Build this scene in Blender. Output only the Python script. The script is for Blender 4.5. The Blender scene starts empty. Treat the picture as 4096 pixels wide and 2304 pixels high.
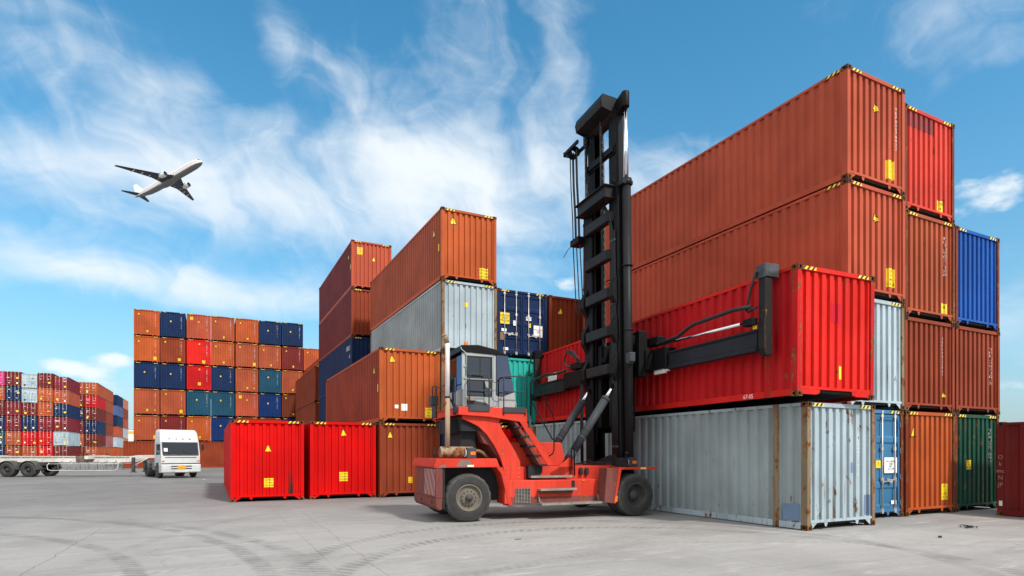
import bpy, bmesh, math, random
from mathutils import Vector, Matrix
R = math.radians
random.seed(7)
scene = bpy.context.scene
COL = scene.collection

# ------------------------------------------------------------------ mesh builder
class MB:
    def __init__(s):
        s.v = []; s.f = []; s.m = []; s.sm = []
        s.mi = 0; s.smooth = False
    def face(s, idx):
        s.f.append(tuple(idx)); s.m.append(s.mi); s.sm.append(s.smooth)
    def add(s, vs, fs):
        o = len(s.v); s.v += [tuple(p) for p in vs]
        for q in fs: s.face([o + i for i in q])
    def box(s, x0, x1, y0, y1, z0, z1):
        s.add([(x0,y0,z0),(x1,y0,z0),(x1,y1,z0),(x0,y1,z0),(x0,y0,z1),(x1,y0,z1),(x1,y1,z1),(x0,y1,z1)],
              [(0,3,2,1),(4,5,6,7),(0,1,5,4),(1,2,6,5),(2,3,7,6),(3,0,4,7)])
        return s
    def prism(s, poly, c0, c1, axis='y'):
        """poly = list of 2-D points, extruded from c0 to c1 along axis"""
        def P(p, c):
            if axis == 'y': return (p[0], c, p[1])
            if axis == 'x': return (c, p[0], p[1])
            return (p[0], p[1], c)
        n = len(poly)
        vs = [P(p, c0) for p in poly] + [P(p, c1) for p in poly]
        fs = [tuple(range(n))[::-1], tuple(range(n, 2*n))]
        fs += [(i, (i+1) % n, n + (i+1) % n, n + i) for i in range(n)]
        s.add(vs, fs); return s
    def tube(s, pts, r, n=8, cap=True, closed=False):
        pts = [Vector(p) for p in pts]; rings = []
        rs = r if isinstance(r, (list, tuple)) else [r]*len(pts)
        sm = s.smooth; s.smooth = True
        prev = None; o = len(s.v)
        for i, p in enumerate(pts):
            a = pts[i-1] if i > 0 else (pts[-1] if closed else None)
            b = pts[i+1] if i < len(pts)-1 else (pts[0] if closed else None)
            d = Vector((0,0,0))
            if a is not None: d += (p-a).normalized()
            if b is not None: d += (b-p).normalized()
            if d.length < 1e-6: d = Vector((0,0,1))
            d.normalize()
            if prev is None:
                u = d.cross(Vector((0,0,1)))
                if u.length < .01: u = d.cross(Vector((0,1,0)))
                u.normalize()
            else:
                u = prev - d*prev.dot(d)
                if u.length < 1e-6: u = d.orthogonal()
                u.normalize()
            prev = u; w = d.cross(u)
            s.v += [tuple(p + (u*math.cos(2*math.pi*k/n) + w*math.sin(2*math.pi*k/n))*rs[i]) for k in range(n)]
        m = len(pts)
        for i in range(m if closed else m-1):
            j = (i+1) % m
            for k in range(n):
                s.face((o+i*n+k, o+i*n+(k+1) % n, o+j*n+(k+1) % n, o+j*n+k))
        s.smooth = False
        if cap and not closed:
            s.face([o+k for k in range(n)][::-1]); s.face([o+(m-1)*n+k for k in range(n)])
        s.smooth = sm
        return s
    def cyl(s, p0, p1, r, n=16): return s.tube([p0, p1], r, n)
    def lathe(s, prof, c, axis='y', n=32, closed=False, mod=None, smooth=True):
        """prof = [(radius, offset along axis)]"""
        o = len(s.v); cx, cy, cz = c
        sm = s.smooth; s.smooth = smooth
        for k in range(n):
            t = 2*math.pi*k/n; ca, sa = math.cos(t), math.sin(t)
            for i, (r, y) in enumerate(prof):
                rr = r + (mod(i, k) if mod else 0)
                if axis == 'y': s.v.append((cx+rr*ca, cy+y, cz+rr*sa))
                elif axis == 'x': s.v.append((cx+y, cy+rr*ca, cz+rr*sa))
                else: s.v.append((cx+rr*ca, cy+rr*sa, cz+y))
        m = len(prof)
        for k in range(n):
            k2 = (k+1) % n
            for i in range(m if closed else m-1):
                j = (i+1) % m
                s.face((o+k*m+i, o+k2*m+i, o+k2*m+j, o+k*m+j))
        s.smooth = sm
        return s
    def sphere(s, c, r, n=12, sc=(1,1,1)):
        prof = [(r*math.sin(math.pi*i/n)+1e-5, -r*math.cos(math.pi*i/n)) for i in range(n+1)]
        o = len(s.v); s.lathe(prof, (0,0,0), 'z', n*2)
        for i in range(o, len(s.v)):
            x, y, z = s.v[i]; s.v[i] = (c[0]+x*sc[0], c[1]+y*sc[1], c[2]+z*sc[2])
        return s
    def xform(s, M, start=0):
        for i in range(start, len(s.v)): s.v[i] = tuple(M @ Vector(s.v[i]))
        return s
    def mesh(s, name, fix=True):
        me = bpy.data.meshes.new(name); me.from_pydata(s.v, [], s.f)
        me.polygons.foreach_set('material_index', s.m)
        me.polygons.foreach_set('use_smooth', s.sm)
        if fix:
            bm = bmesh.new(); bm.from_mesh(me)
            bmesh.ops.recalc_face_normals(bm, faces=bm.faces); bm.to_mesh(me); bm.free()
        me.update(); return me
    def build(s, name, mats, parent=None, bevel=0, fix=True):
        me = s.mesh(name, fix)
        for m in (mats if isinstance(mats, (list, tuple)) else [mats]): me.materials.append(m)
        return link(name, me, parent, bevel)

def link(name, me, parent=None, bevel=0, mats=None, loc=None, rot=None, scale=None):
    o = bpy.data.objects.new(name, me); COL.objects.link(o)
    if parent is not None: o.parent = parent
    if loc: o.location = loc
    if rot: o.rotation_euler = rot
    if scale: o.scale = scale
    if mats:
        for i, m in enumerate(mats):
            if i < len(o.material_slots):
                o.material_slots[i].link = 'OBJECT'; o.material_slots[i].material = m
    if bevel:
        b = o.modifiers.new('bevel', 'BEVEL'); b.width = bevel; b.segments = 2
        b.limit_method = 'ANGLE'; b.angle_limit = R(40)
    return o
def tag(o, label=None, cat=None, group=None, kind=None):
    if label: o['label'] = label
    if cat: o['category'] = cat
    if group: o['group'] = group
    if kind: o['kind'] = kind
    return o
def empty(name, loc, rz=0):
    o = bpy.data.objects.new(name, None); COL.objects.link(o)
    o.empty_display_size = .3; o.location = loc; o.rotation_euler = (0,0,rz); return o

_txt = {}
def text_mb(txt, size=.1, align='CENTER', spacing=1.0):
    """text as flat mesh in the x-z plane (y=0), centred; returns (verts, faces)"""
    key = (txt, size, align, spacing)
    if key in _txt: return _txt[key]
    cu = bpy.data.curves.new('txt', 'FONT'); cu.body = txt; cu.size = size; cu.align_x = align; cu.align_y = 'CENTER'
    cu.space_line = spacing; cu.resolution_u = 2
    o = bpy.data.objects.new('txt', cu); COL.objects.link(o)
    dg = bpy.context.evaluated_depsgraph_get()
    me = bpy.data.meshes.new_from_object(o.evaluated_get(dg))
    vs = [(v.co.x, 0, v.co.y) for v in me.vertices]; fs = [tuple(p.vertices) for p in me.polygons]
    bpy.data.objects.remove(o); bpy.data.meshes.remove(me); bpy.data.curves.remove(cu)
    _txt[key] = (vs, fs); return vs, fs

# ------------------------------------------------------------------ materials
def newmat(name):
    m = bpy.data.materials.new(name); m.use_nodes = True
    nt = m.node_tree; b = nt.nodes['Principled BSDF']
    return m, nt, b
def nd(nt, t, **k):
    n = nt.nodes.new(t)
    for a, v in k.items():
        if a.startswith('i_'): n.inputs[a[2:].replace('_', ' ')].default_value = v
        else: setattr(n, a, v)
    return n
def mixc(nt, fac, a, b, mode='MIX'):
    n = nt.nodes.new('ShaderNodeMix'); n.data_type = 'RGBA'; n.blend_type = mode
    for s, v in ((n.inputs[0], fac), (n.inputs[6], a), (n.inputs[7], b)):
        if hasattr(v, 'is_linked'): nt.links.new(v, s)
        else: s.default_value = v if not isinstance(v, tuple) or len(v) == 4 else (*v, 1)
    return n.outputs[2]
def math_(nt, op, a, b=0.0, c=None, clamp=False):
    n = nt.nodes.new('ShaderNodeMath'); n.operation = op; n.use_clamp = clamp
    for i, v in enumerate((a, b, c)):
        if v is None: continue
        if hasattr(v, 'is_linked'): nt.links.new(v, n.inputs[i])
        else: n.inputs[i].default_value = v
    return n.outputs[0]
def ramp(nt, val, p0, p1, c0=(0,0,0,1), c1=(1,1,1,1)):
    n = nt.nodes.new('ShaderNodeValToRGB'); e = n.color_ramp.elements
    e[0].position = p0; e[1].position = p1; e[0].color = c0; e[1].color = c1
    nt.links.new(val, n.inputs[0]); return n.outputs[0]
def coords(nt, scale=(1,1,1)):
    tc = nt.nodes.new('ShaderNodeTexCoord'); oi = nt.nodes.new('ShaderNodeObjectInfo')
    mul = math_(nt, 'MULTIPLY', oi.outputs['Random'], 37.0)
    va = nt.nodes.new('ShaderNodeVectorMath'); va.operation = 'ADD'
    nt.links.new(tc.outputs['Object'], va.inputs[0]); nt.links.new(mul, va.inputs[1])
    return va.outputs[0]
def vscale(nt, v, sc):
    m = nt.nodes.new('ShaderNodeVectorMath'); m.operation = 'MULTIPLY'
    nt.links.new(v, m.inputs[0]); m.inputs[1].default_value = sc; return m.outputs[0]
def noise(nt, v, scale, detail=4, rough=.55, dist=0):
    n = nt.nodes.new('ShaderNodeTexNoise'); nt.links.new(v, n.inputs['Vector'])
    n.inputs['Scale'].default_value = scale; n.inputs['Detail'].default_value = detail
    n.inputs['Roughness'].default_value = rough; n.inputs['Distortion'].default_value = dist
    return n.outputs['Fac']
RUST = (.085, .032, .012); RUSTL = (.24, .10, .035)
def paint(name, col, rust=.15, fade=.2, rough=.5, scratch=.3, dirt=.25, vertical=True, dents=.12, spec=.1):
    m, nt, b = newmat(name); L = nt.links
    v = coords(nt)
    big = noise(nt, v, .55, 3)
    lt = tuple(min(1, c*.9+.06*max(col)+.008) for c in col); dk = tuple(c*.72 for c in col)
    c = mixc(nt, ramp(nt, big, .35, .7), (*dk, 1), (*col, 1))
    c = mixc(nt, math_(nt, 'MULTIPLY', ramp(nt, noise(nt, vscale(nt, v, (1.7,1.7,.5)), 1.3, 5, .6), .5, .75), fade), c, (*lt, 1))
    st = noise(nt, vscale(nt, v, (7,7,.35) if vertical else (3,3,3)), 1.6, 5, .65)
    c = mixc(nt, math_(nt, 'MULTIPLY', ramp(nt, st, .52, .8), dirt), c, (*tuple(x*.35+.012 for x in col), 1))
    if scratch:
        sc = noise(nt, vscale(nt, v, (9,9,2.2)), 3.2, 3, .6, .6)
        c = mixc(nt, math_(nt, 'MULTIPLY', ramp(nt, sc, .72, .76), scratch), c, (*tuple(min(1, x*.6+.2*max(col)+.05) for x in col), 1))
    if rust > 0:
        r1 = noise(nt, vscale(nt, v, (1.6,1.6,.8)), 3.4, 8, .66); r2 = noise(nt, vscale(nt, v, (9,9,.45)), 1.5, 6, .62)
        t = .72 - .2*rust
        ru = math_(nt, 'MAXIMUM', ramp(nt, r1, t, t+.05), math_(nt, 'MULTIPLY', ramp(nt, r2, t-.02, t+.1), .8))
        ru = math_(nt, 'MULTIPLY', ru, min(1, .6+rust))
        rc = mixc(nt, ramp(nt, noise(nt, v, 14, 4), .35, .65), (*RUST, 1), (*RUSTL, 1))
        c = mixc(nt, ru, c, rc)
    L.new(c, b.inputs['Base Color'])
    rr = nt.nodes.new('ShaderNodeMapRange'); L.new(noise(nt, v, 3.5, 5), rr.inputs[0])
    rr.inputs[3].default_value = max(.1, rough-.08); rr.inputs[4].default_value = min(1, rough+.18); L.new(rr.outputs[0], b.inputs['Roughness'])
    b.inputs['Specular IOR Level'].default_value = spec
    if dents:
        bp = nt.nodes.new('ShaderNodeBump'); bp.inputs['Strength'].default_value = dents; bp.inputs['Distance'].default_value = .06
        h = math_(nt, 'ADD', noise(nt, v, 1.6, 3), math_(nt, 'MULTIPLY', noise(nt, v, 26, 3), .05))
        L.new(h, bp.inputs['Height']); L.new(bp.outputs[0], b.inputs['Normal'])
    return m
def plain(name, col, rough=.5, metal=0, spec=.4, var=.25, emit=None):
    m, nt, b = newmat(name)
    if var:
        v = coords(nt)
        c = mixc(nt, ramp(nt, noise(nt, v, 5, 5, .6), .3, .72), (*tuple(x*(1-var) for x in col), 1), (*tuple(min(1, x*(1+var*.5)) for x in col), 1))
        nt.links.new(c, b.inputs['Base Color'])
    else: b.inputs['Base Color'].default_value = (*col, 1)
    b.inputs['Roughness'].default_value = rough; b.inputs['Metallic'].default_value = metal
    b.inputs['Specular IOR Level'].default_value = spec
    return m
def glassy(name, tint, rough=.03, ior=1.9, refl=(.9,.93,1)):
    m, nt, b = newmat(name)
    g = nt.nodes.new('ShaderNodeBsdfGlossy'); g.inputs['Roughness'].default_value = rough; g.inputs['Color'].default_value = (*refl,1)
    t = nt.nodes.new('ShaderNodeBsdfTransparent'); t.inputs['Color'].default_value = (*tint, 1)
    f = nt.nodes.new('ShaderNodeFresnel'); f.inputs['IOR'].default_value = ior
    mx = nt.nodes.new('ShaderNodeMixShader'); nt.links.new(f.outputs[0], mx.inputs[0])
    nt.links.new(t.outputs[0], mx.inputs[1]); nt.links.new(g.outputs[0], mx.inputs[2])
    nt.links.new(mx.outputs[0], nt.nodes['Material Output'].inputs['Surface'])
    return m
def hazard_mat(name, ca, cb, freq=7.0, worn=0.2):
    m, nt, b = newmat(name); tc = nt.nodes.new('ShaderNodeTexCoord'); sx = nt.nodes.new('ShaderNodeSeparateXYZ')
    nt.links.new(tc.outputs['Object'], sx.inputs[0])
    s = math_(nt, 'ADD', math_(nt, 'ADD', sx.outputs[0], sx.outputs[1]), math_(nt, 'MULTIPLY', sx.outputs[2], -.9))
    fr = math_(nt, 'FRACT', math_(nt, 'MULTIPLY', s, freq))
    k = math_(nt, 'GREATER_THAN', fr, .5)
    c = mixc(nt, k, (*ca, 1), (*cb, 1))
    if worn: c = mixc(nt, math_(nt, 'MULTIPLY', ramp(nt, noise(nt, tc.outputs['Object'], 9, 5), .55, .65), worn), c, (.18,.10,.06,1))
    nt.links.new(c, b.inputs['Base Color']); b.inputs['Roughness'].default_value = .6
    return m

PAL = {
 'orange':   (.44, .092, .024), 'rust orange': (.42, .085, .026), 'brown': (.25, .045, .018), 'red-brown': (.43, .082, .040),
 'dark brown': (.15, .032, .015), 'maroon': (.16, .020, .018), 'wine red': (.20, .018, .028), 'red': (.50, .009, .012),
 'bright red': (.62, .002, .002), 'navy blue': (.009, .026, .085), 'dark blue': (.006, .030, .13), 'teal blue': (.014, .07, .12),
 'bright blue': (.010, .085, .36), 'light grey': (.40, .49, .53), 'grey': (.31, .355, .36), 'green': (.008, .07, .042),
 'turquoise': (.03, .42, .35), 'steel blue': (.05, .17, .32), 'pink': (.60, .05, .22), 'salmon': (.52, .17, .11), 'slate blue': (.08,.12,.25),
 'dull pink': (.38, .12, .12), 'copper': (.36, .078, .032), 'scarlet': (.64, .018, .012), 'faded red': (.60, .055, .034),
}
_pm = {}
def pmat(col, rust=.1, **k):
    key = (col, rust, tuple(sorted(k.items())))
    if key not in _pm: _pm[key] = paint('paint_' + col.replace(' ', '_'), PAL[col], rust, **k)
    return _pm[key]
M_under = plain('underside_bitumen', (.012,.011,.010), .9)
M_cast = paint('rusted_casting', (.075,.032,.02), 1.0, rough=.75, scratch=.1)
M_castdark = plain('casting_hole', (.006,.005,.005), .9, var=0)
M_rustpost = paint('rusted_post', (.25,.19,.12), .95, rough=.8, scratch=.25, dirt=.8)
M_yellow = plain('sticker_yellow', (.80,.58,.012), .5, var=.12)
M_black = plain('black_print', (.012,.012,.012), .6, var=0)
M_white = plain('white_print', (.78,.78,.76), .6, var=.15)
M_hazard = hazard_mat('hazard_yellow_black', (.82,.60,.02), (.012,.012,.012))
M_zinc = plain('galvanised_steel', (.55,.54,.50), .42, metal=.5, var=.3)
M_gasket = plain('door_gasket', (.012,.012,.013), .7)
# ------------------------------------------------------------------ containers
W = 2.438
_cache = {}
def prof(a0, a1, pitch, fo, sl, depth):
    """trapezoid corrugation between a0 and a1: list of (pos, recess)"""
    n = max(1, round((a1-a0)/pitch)); p = (a1-a0)/n; out = [(a0, 0)]
    fi = p - fo - 2*sl
    for k in range(n):
        o = a0 + k*p
        out += [(o+fo/2, 0), (o+fo/2+sl, depth), (o+fo/2+sl+fi, depth), (o+fo/2+2*sl+fi, 0)]
    out.append((a1, 0)); return out
def at_prof(pf, x):
    for (a, d0), (b, d1) in zip(pf, pf[1:]):
        if a <= x <= b: return d0 + (d1-d0)*((x-a)/(b-a) if b > a else 0)
    return 0
EP = prof(-W/2+.115, W/2-.115, .2455, .118, .020, .058)      # end wall profile
def cached(key, fn):
    if key not in _cache: _cache[key] = fn()
    return _cache[key]
def m_end(H):
    def f():
        b = MB(); L = EP
        for (x0, d0), (x1, d1) in zip(L, L[1:]):
            if x1-x0 < 1e-6: continue
            b.add([(x0,.045+d0,.215),(x1,.045+d1,.215),(x1,.045+d1,H-.10),(x0,.045+d0,H-.10)], [(0,1,2,3)])
        me = b.mesh('end_panel', False); me.materials.append(None); return me
    return cached(('end', H), f)
def m_side(Lg, H, pitch=.30):
    def f():
        b = MB(); pf = prof(-Lg/2+.17, Lg/2-.17, pitch, .095 if pitch < .3 else .13, .042, .052 if pitch < .32 else .068)
        for (y0, d0), (y1, d1) in zip(pf, pf[1:]):
            b.add([(-W/2+.018+d0,y0,.165),(-W/2+.018+d1,y1,.165),(-W/2+.018+d1,y1,H-.075),(-W/2+.018+d0,y0,H-.075)], [(0,3,2,1)])
        me = b.mesh('side_panel', False); me.materials.append(None); return me
    return cached(('side', Lg, H, pitch), f)
def m_roof(Lg, H):
    def f():
        b = MB(); pf = prof(-Lg/2+.12, Lg/2-.12, .21, .09, .02, .02)
        for (y0, d0), (y1, d1) in zip(pf, pf[1:]):
            b.add([(-W/2+.05,y0,H-.02-d0),(W/2-.05,y0,H-.02-d0),(W/2-.05,y1,H-.02-d1),(-W/2+.05,y1,H-.02-d1)], [(0,1,2,3)])
        me = b.mesh('roof_panel', False); me.materials.append(None); return me
    return cached(('roof', Lg, H), f)
def m_frame(Lg, H, posts45=False, door=False, skirt=False):
    """posts, rails, sills; slot 0 paint, slot 1 post paint, slot 2 dark floor"""
    def f():
        b = MB(); h = Lg/2; w = W/2
        for sy in (-1, 1):
            for sx in (-1, 1):
                b.mi = 1
                x0, x1 = sorted((sx*(w-.004), sx*(w-.115))); y0, y1 = sorted((sy*(h-.004), sy*(h-.165)))
                b.box(x0, x1, y0, y1, .118, H-.118)
            b.mi = 0
            y0, y1 = sorted((sy*(h-.012), sy*(h-.09)))
            b.box(-w+.115, w-.115, y0, y1, H-.105, H-.012)
            b.box(-w+.115, w-.115, y0, y1, .165, .225)
            yy = sorted((sy*(h-.02), sy*(h-.035)))
            for sx in (-1, 1):
                g = [(sx*(w-.16), .02), (sx*(w-.16), .165), (sx*(w-.36), .165)]
                b.prism(g, yy[0], yy[1], 'y')
                q = sx*.56
                b.prism([(q-.065,.165),(q+.065,.165),(q+.025,.07),(q-.025,.07)], yy[0], yy[1], 'y')
        for sx in (-1, 1):
            x0, x1 = sorted((sx*(w-.008), sx*(w-.07)))
            b.box(x0, x1, -h+.17, h-.17, H-.085, H-.014)
            x0, x1 = sorted((sx*(w-.006), sx*(w-.052)))
            b.box(x0, x1, -h+.17, h-.17, .022, .17)
            if posts45:
                b.mi = 1
                x0, x1 = sorted((sx*(w-.002), sx*(w-.10)))
                for sy in (-1, 1): b.box(x0, x1, sy*(12.192/2-.09)-.09, sy*(12.192/2-.09)+.09, .024, H-.01)
                b.mi = 0
        if skirt:
            for q in (-.86, .86): b.box(q-.26, q+.26, -h+.016, -h+.03, .05, .166)
        b.mi = 2
        b.box(-w+.06, w-.06, -h+.06, h-.06, .11, .15)
        me = b.mesh('frame'); me.materials.append(None); me.materials.append(None); me.materials.append(None); return me
    return cached(('frame', Lg, H, posts45, skirt), f)
def m_cast():
    def f():
        b = MB()
        X, Y, Z = .162, .178, .118
        # outer faces with oval-ish holes on -x, -y and -z ... corner sits at origin, body towards +x +y +z
        def holed(o, u, v, nrm, hu, hv):
            o, u, v, n = Vector(o), Vector(u), Vector(v), Vector(nrm)
            c = o + (u+v)/2; pts = []; ring = []
            corner = [o, o+u, o+u+v, o+v]
            k = 8; un, vn = u.normalized(), v.normalized()
            for i in range(k):
                t = 2*math.pi*(i+.5)/k; pts.append(c + un*hu*math.cos(t)*1.05 + vn*hv*math.sin(t)*1.05)
            s = len(b.v); b.v += [tuple(p) for p in corner] + [tuple(p) for p in pts] + [tuple(p + n*.06) for p in pts]
            # corners at angle 225,315,45,135 ; pts at 22.5+45i
            b.mi = 0
            near = {0: 4, 1: 6, 2: 0, 3: 2}     # pts index starting each corner fan
            for ci in range(4):
                i0 = (4, 6, 0, 2)[ci]
                b.face((s+ci, s+4+(i0+1) % 8, s+4+i0))
                nx = (ci+1) % 4
                b.face((s+ci, s+nx, s+4+(i0+2) % 8, s+4+(i0+1) % 8))
            b.mi = 1
            for i in range(k): b.face((s+4+i, s+4+(i+1) % k, s+12+(i+1) % k, s+12+i))
            b.face([s+12+i for i in range(k)])
        holed((0,0,0), (0,Y,0), (0,0,Z), (1,0,0), .038, .028)
        holed((0,0,0), (X,0,0), (0,0,Z), (0,1,0), .030, .038)
        holed((0,0,0), (X,0,0), (0,Y,0), (0,0,1), .032, .055)
        b.mi = 0
        b.add([(X,0,0),(X,Y,0),(X,Y,Z),(X,0,Z)], [(0,1,2,3)]); b.add([(0,Y,0),(X,Y,0),(X,Y,Z),(0,Y,Z)], [(0,1,2,3)])
        b.add([(0,0,Z),(X,0,Z),(X,Y,Z),(0,Y,Z)], [(0,1,2,3)])
        me = b.mesh('corner_casting', False); me.materials.append(M_cast); me.materials.append(M_castdark); return me
    return cached('cast', f)
def m_shell(Lg, H):
    """sides, roof and rear wall of a far container in one sheet body (the front end is a part of its own)"""
    def f():
        b = MB(); h = Lg/2; w = W/2
        for sx in (-1, 1):
            pf = prof(-h+.17, h-.17, .556, .16, .1, .04)
            for (y0, d0), (y1, d1) in zip(pf, pf[1:]):
                b.add([(sx*(w-.02-d0),y0,.16),(sx*(w-.02-d1),y1,.16),(sx*(w-.02-d1),y1,H-.07),(sx*(w-.02-d0),y0,H-.07)], [(0,1,2,3)])
        b.add([(-w+.05,-h+.1,H-.03),(w-.05,-h+.1,H-.03),(w-.05,h-.1,H-.03),(-w+.05,h-.1,H-.03)], [(0,1,2,3)])
        b.add([(-w+.1,h-.05,.2),(w-.1,h-.05,.2),(w-.1,h-.05,H-.1),(-w+.1,h-.05,H-.1)], [(0,1,2,3)])
        me = b.mesh('wall_shell', False); me.materials.append(None); return me
    return cached(('shell', Lg, H), f)
# doors -----------------------------------------------------------
DZ = lambda H: prof(.27, H-.2, .62, .12, .05, .03)
def m_leaf(H, sx):
    def f():
        b = MB(); x0, x1 = sorted((sx*.012, sx*1.10))
        for (z0, d0), (z1, d1) in zip(DZ(H), DZ(H)[1:]):
            b.add([(x0+.07,.05+d0,z0),(x1-.07,.05+d0,z0),(x1-.07,.05+d1,z1),(x0+.07,.05+d1,z1)], [(0,1,2,3)])
        for (a, c) in ((x0, x0+.07), (x1-.07, x1)): b.box(a, c, .038, .09, .21, H-.13)
        b.box(x0+.07, x1-.07, .041, .09, .21, .27); b.box(x0+.07, x1-.07, .041, .09, H-.2, H-.13)
        me = b.mesh('door_leaf'); me.materials.append(None); return me
    return cached(('leaf', H, sx), f)
def m_bar(H):
    def f():
        b = MB(); b.cyl((0,0,.17), (0,0,H-.07), .019, 8)
        for z in (.22, H*.36, H*.64, H-.17): b.box(-.05, .05, -.012, .03, z-.04, z+.04)
        b.box(-.04,.04,-.02,.03,.13,.2); b.box(-.04,.04,-.02,.03,H-.09,H-.03)
        me = b.mesh('locking_bar'); me.materials.append(M_zinc); return me
    return cached(('bar', H), f)
def m_handle():
    def f():
        b = MB(); b.box(0, .36, -.03, -.012, -.015, .015); b.box(.30, .40, -.04, 0, -.05, .04); b.box(-.03,.03,-.034,0,-.05,.05)
        me = b.mesh('door_handle'); me.materials.append(M_zinc); return me
    return cached('handle', f)
def m_hinges(H, sx):
    def f():
        b = MB()
        for k in range(4):
            z = .4 + k*(H-.8)/3; x = sx*1.12; b.box(x-.05, x+.05, .012, .05, z-.07, z+.07)
        me = b.mesh('hinge'); me.materials.append(None); return me
    return cached(('hinge', H, sx), f)
def m_gasket(H):
    def f():
        b = MB(); b.box(-1.115,1.115,.088,.11,.2,H-.1)
        me = b.mesh('door_gasket'); me.materials.append(M_gasket); return me
    return cached(('gasket', H), f)
# stickers --------------------------------------------------------
def decal(x0, x1, z0, z1, pf=EP, off=.004, base=.045):
    xs = sorted(set([x0, x1] + [a for a, d in pf if x0 < a < x1])); b = MB()
    for a, c in zip(xs, xs[1:]):
        b.add([(a, base+at_prof(pf,a)-off, z0), (c, base+at_prof(pf,c)-off, z0), (c, base+at_prof(pf,c)-off, z1), (a, base+at_prof(pf,a)-off, z1)], [(0,1,2,3)])
    return b
def wrap_text(b, txt, size, x, z, pf=EP, off=.008, base=.045, spacing=1.0, align='CENTER', sx=1.0):
    vs, fs = text_mb(txt, size, align, spacing)
    vs = [(x+a*sx, base+at_prof(pf, x+a*sx)-off, z+c) for a, _, c in vs]; b.add(vs, fs); return b
def m_caution(x, z, w, h, txt):
    b = decal(x-w/2, x+w/2, z-h/2, z+h/2); b.mi = 1
    n = txt.count('\n')+1
    if w > .15: wrap_text(b, txt, h/n*.72, x, z, sx=.8, spacing=1.25)
    me = b.mesh('caution_label', False); me.materials.append(M_yellow); me.materials.append(M_black); return me
def m_triangle(x, z, s):
    b = MB()
    def tri(k, off, mi):
        b.mi = mi
        pts = [(-s*.5, 0), (s*.5, 0), (s*.08, s*1.05), (-s*.08, s*1.05)]
        c = (0, s*.42); xs = sorted(set([p[0]*k for p in pts] + [a-x for a, d in EP if -s*.5*k < a-x < s*.5*k]))
        top = lambda q: c[1] + ((s*1.05 if abs(q/k) <= s*.08 else s*1.05*(s*.5-abs(q/k))/(s*.42)) - c[1])*k
        bot = c[1]*(1-k)
        for a, d in zip(xs, xs[1:]):
            ya, yd = .045+at_prof(EP, x+a)-off, .045+at_prof(EP, x+d)-off
            b.add([(x+a,ya,z+bot),(x+d,yd,z+bot),(x+d,yd,z+max(bot,top(d))),(x+a,ya,z+max(bot,top(a)))], [(0,1,2,3)])
    tri(1.0, .004, 1); tri(.80, .008, 0)
    me = b.mesh('warning_triangle', False); me.materials.append(M_yellow); me.materials.append(M_black); return me
CODES = ['T R L U 4 9 2 1 0 7 5', 'T G H U 8 1 3 3 0 6 4', 'F C I U 9 0 2 7 1 5 8', 'G L D U 0 4 4 8 2 1 3', 'T E X U 5 5 7 0 9 3 2']
def m_number(code, x, z, size, H):
    b = wrap_text(MB(), code.replace(' ', '\n'), size, x, z, off=.005, spacing=.92)
    me = b.mesh('number_marking', False); me.materials.append(M_white); return me
def m_tape(H):
    def f():
        b = MB(); b.add([(-.19,0,-.035),(.19,0,-.035),(.19,0,.035),(-.19,0,.035)], [(0,1,2,3)])
        me = b.mesh('hazard_tape', False); me.materials.append(M_hazard); return me
    return cached('tape', f)

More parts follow.
